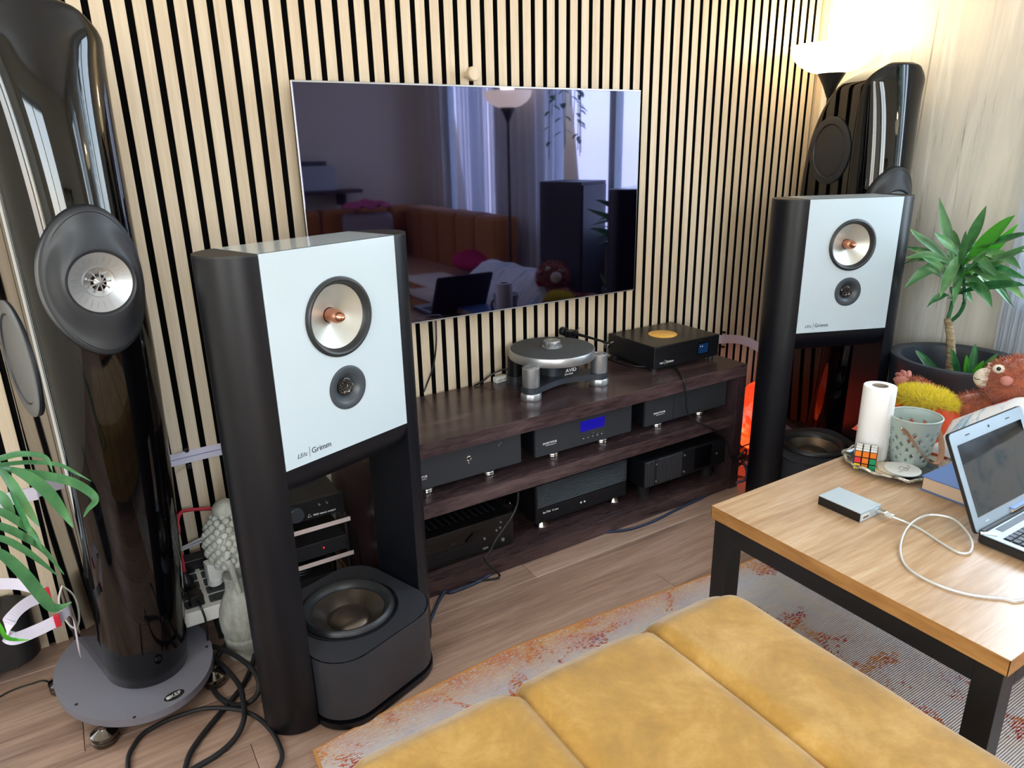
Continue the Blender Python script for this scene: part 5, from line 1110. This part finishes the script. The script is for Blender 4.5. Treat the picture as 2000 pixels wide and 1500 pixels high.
# dark box and small things by the wall, left of the tower
t = T('black_speaker_box', 'dark rounded box on a round foot by the slats at the left edge', 'speaker', (-.545, -.078, 0))
OB('cabinet', B().prism(rrect(.30, .12, .05, 8), .05, .205, bev=.006), 'soft_black', t, True)
OB('foot', B().cyl((0, 0, 0), .045, .051, 28, bev=.004), 'plastic_black', t, True)
t = T('white_adapter', 'white mains adapter with labels standing behind the tower at the left', 'plug', (-.285, -.085, .0))
OB('support_block', B().b2((-.03, -.02, 0), (.03, .02, .24), bev=.004), 'wenge', t)
OB('body', B().b2((-.020, -.022, .2405), (.028, .018, .305), bev=.008), 'white_plastic', t, True); OB('cord', B().tube(spline([(-.018, -.02, .25), (-.04, -.04, .20), (-.03, -.05, .13), (0, -.05, .10), (.03, -.05, .11)]), .0026, 8), 'white_plastic', t, True)
t = T('smart_plug', 'white square switch box with a round button behind the ribbon loop', 'switch', (-.262, -.15, .0))
OB('riser', B().cyl((0, .01, 0), .022, .085, 20), 'plastic_black', t); OB('body', B().box((0, 0, .112), (.055, .028, .055), bev=.007), 'white_plastic', t, True); OB('button', B().cyl((-.002, -.0165, .114), .011, .003, 24, 'Y', bev=.0008), 'white_plastic', t, True)

# ================================================================ what the television mirrors
t = T('wall_shelf', 'long wooden shelf on the wall opposite the television, seen in its reflection', 'shelf', (1.4, -4.34, 0))
OB('board', B().b2((-1.15, 0, .985), (.75, .24, 1.015)), 'wenge', t)
for x in (-1.0, .6): OB('bracket', B().b2((x-.012, 0, .88), (x+.012, .20, .985)), 'black_steel', t)
t2 = T('upper_shelf', 'short upper wooden shelf on the opposite wall, seen in the television', 'shelf', (.85, -4.34, 0))
OB('board', B().b2((-.45, 0, 1.50), (.35, .2, 1.525)), 'wenge', t2)
for x in (-.35, .25): OB('bracket', B().b2((x-.012, 0, 1.42), (x+.012, .16, 1.50)), 'black_steel', t2)
def potplant(x, y, z, r, lab, n=26, ln=.22):
    t = T('potted_plant', lab, 'plant', (x, y, z)); OB('pot', B().lathe([(r*.7, 0), (r, r*1.7), (r*.92, r*1.7), (r*.86, r*1.4), (0, r*1.4)], 28), 'gloss_white', t, True)
    for k in range(n):
        a = random.uniform(0, 2*pi); e = random.uniform(.1, 1.2); L = ln*random.uniform(.6, 1.1)
        leaf('leaf', (0, 0, r*1.4), (L*cos(a)*cos(e)*.8, L*.5*abs(sin(a))*cos(e)-.03, r*1.5+L*sin(e)), .018, 'leaf_dark', t, arch=.03)
potplant(.52, -4.21, 1.015, .075, 'potted plant at the left of the mirrored shelf', ln=.30)
potplant(.98, -4.22, 1.015, .085, 'large leafy plant in a white pot on the mirrored shelf', 40, .30)
potplant(1.44, -4.21, 1.015, .06, 'small leafy plant on the mirrored shelf', ln=.2)
t = T('white_box', 'white storage box standing on the mirrored shelf', 'box', (1.78, -4.215, 1.015)); OB('carton', B().b2((-.15, -.10, 0), (.15, .10, .20), bev=.004), 'gloss_white', t); OB('lid', B().b2((-.14, -.095, .20), (.08, .095, .235), bev=.003), 'slate', t)
t = T('check_cushion', 'pale check cushion leaning on the mirrored sofa', 'cushion', (2.08, -3.86, .435), .3); OB('cover', B().box((0, 0, .20), (.42, .13, .40), bev=.06, seg=5), 'check', t, True)
t = T('pink_cloth', 'pink cloth thrown over the cushion on the mirrored sofa', 'cloth', (2.08, -3.86, .84), .3)
OB('cloth', B().grid(lambda u, v: (-.2+.4*u, -.09+.2*v, .012+.05*sin(u*pi)*sin(v*pi)+.035*noise.noise(Vector((u*6, v*6, 9)))+.03), 24, 18), 'pink', t, True, solid=.008)
t = T('magenta_cushion', 'magenta cushion lying on the mirrored sofa seat', 'cushion', (2.52, -2.75, .435)); OB('cover', B().sphere((0, 0, .085), 1, 28, 16, sc=(.20, .24, .085)), 'magenta', t, True)
t = T('dark_speaker', 'black box loudspeaker with grey front by the right window, mirrored in the television', 'speaker', (2.56, -1.62, .4305), -.35)
OB('cabinet', B().b2((-.14, -.15, 0), (.14, .15, .70), bev=.004), 'soft_black', t); OB('grille', B().b2((-.13, .15, .02), (.13, .158, .68), bev=.002), 'slate', t)

t = T('hanging_plant', 'trailing plant hanging before the right window, mirrored in the television', 'plant', (2.66, -1.86, 2.05))
OB('pot', B().lathe([(.05, 0), (.075, .11), (.068, .11), (.06, .08), (0, .08)], 28), 'gloss_white', t, True)
OB('hanger', B().tube([(0, 0, .08), (0, 0, .45)], .003, 6), 'cable', t)
for k in range(16):
    a = 2*pi*k/16; L = random.uniform(.35, .95); q = [(.06*cos(a), .06*sin(a), .10), (.10*cos(a), .10*sin(a), .08), (.10*cos(a), .11*sin(a), -.15), ((.08+.03*sin(k))*cos(a), .12*sin(a), .05-L)]
    st = OB('vine', B().tube(spline(q, 6), .0025, 5), 'leaf_dark', t, True)
    for j in range(9):
        z = .02-L*.95*j/9; leaf('leaf', (.10*cos(a), .11*sin(a), z), (.10*cos(a)+.05*cos(a+j), .11*sin(a)+.05*sin(a+j), z-.03), .014, 'leaf_dark', st, arch=.004, n=4)
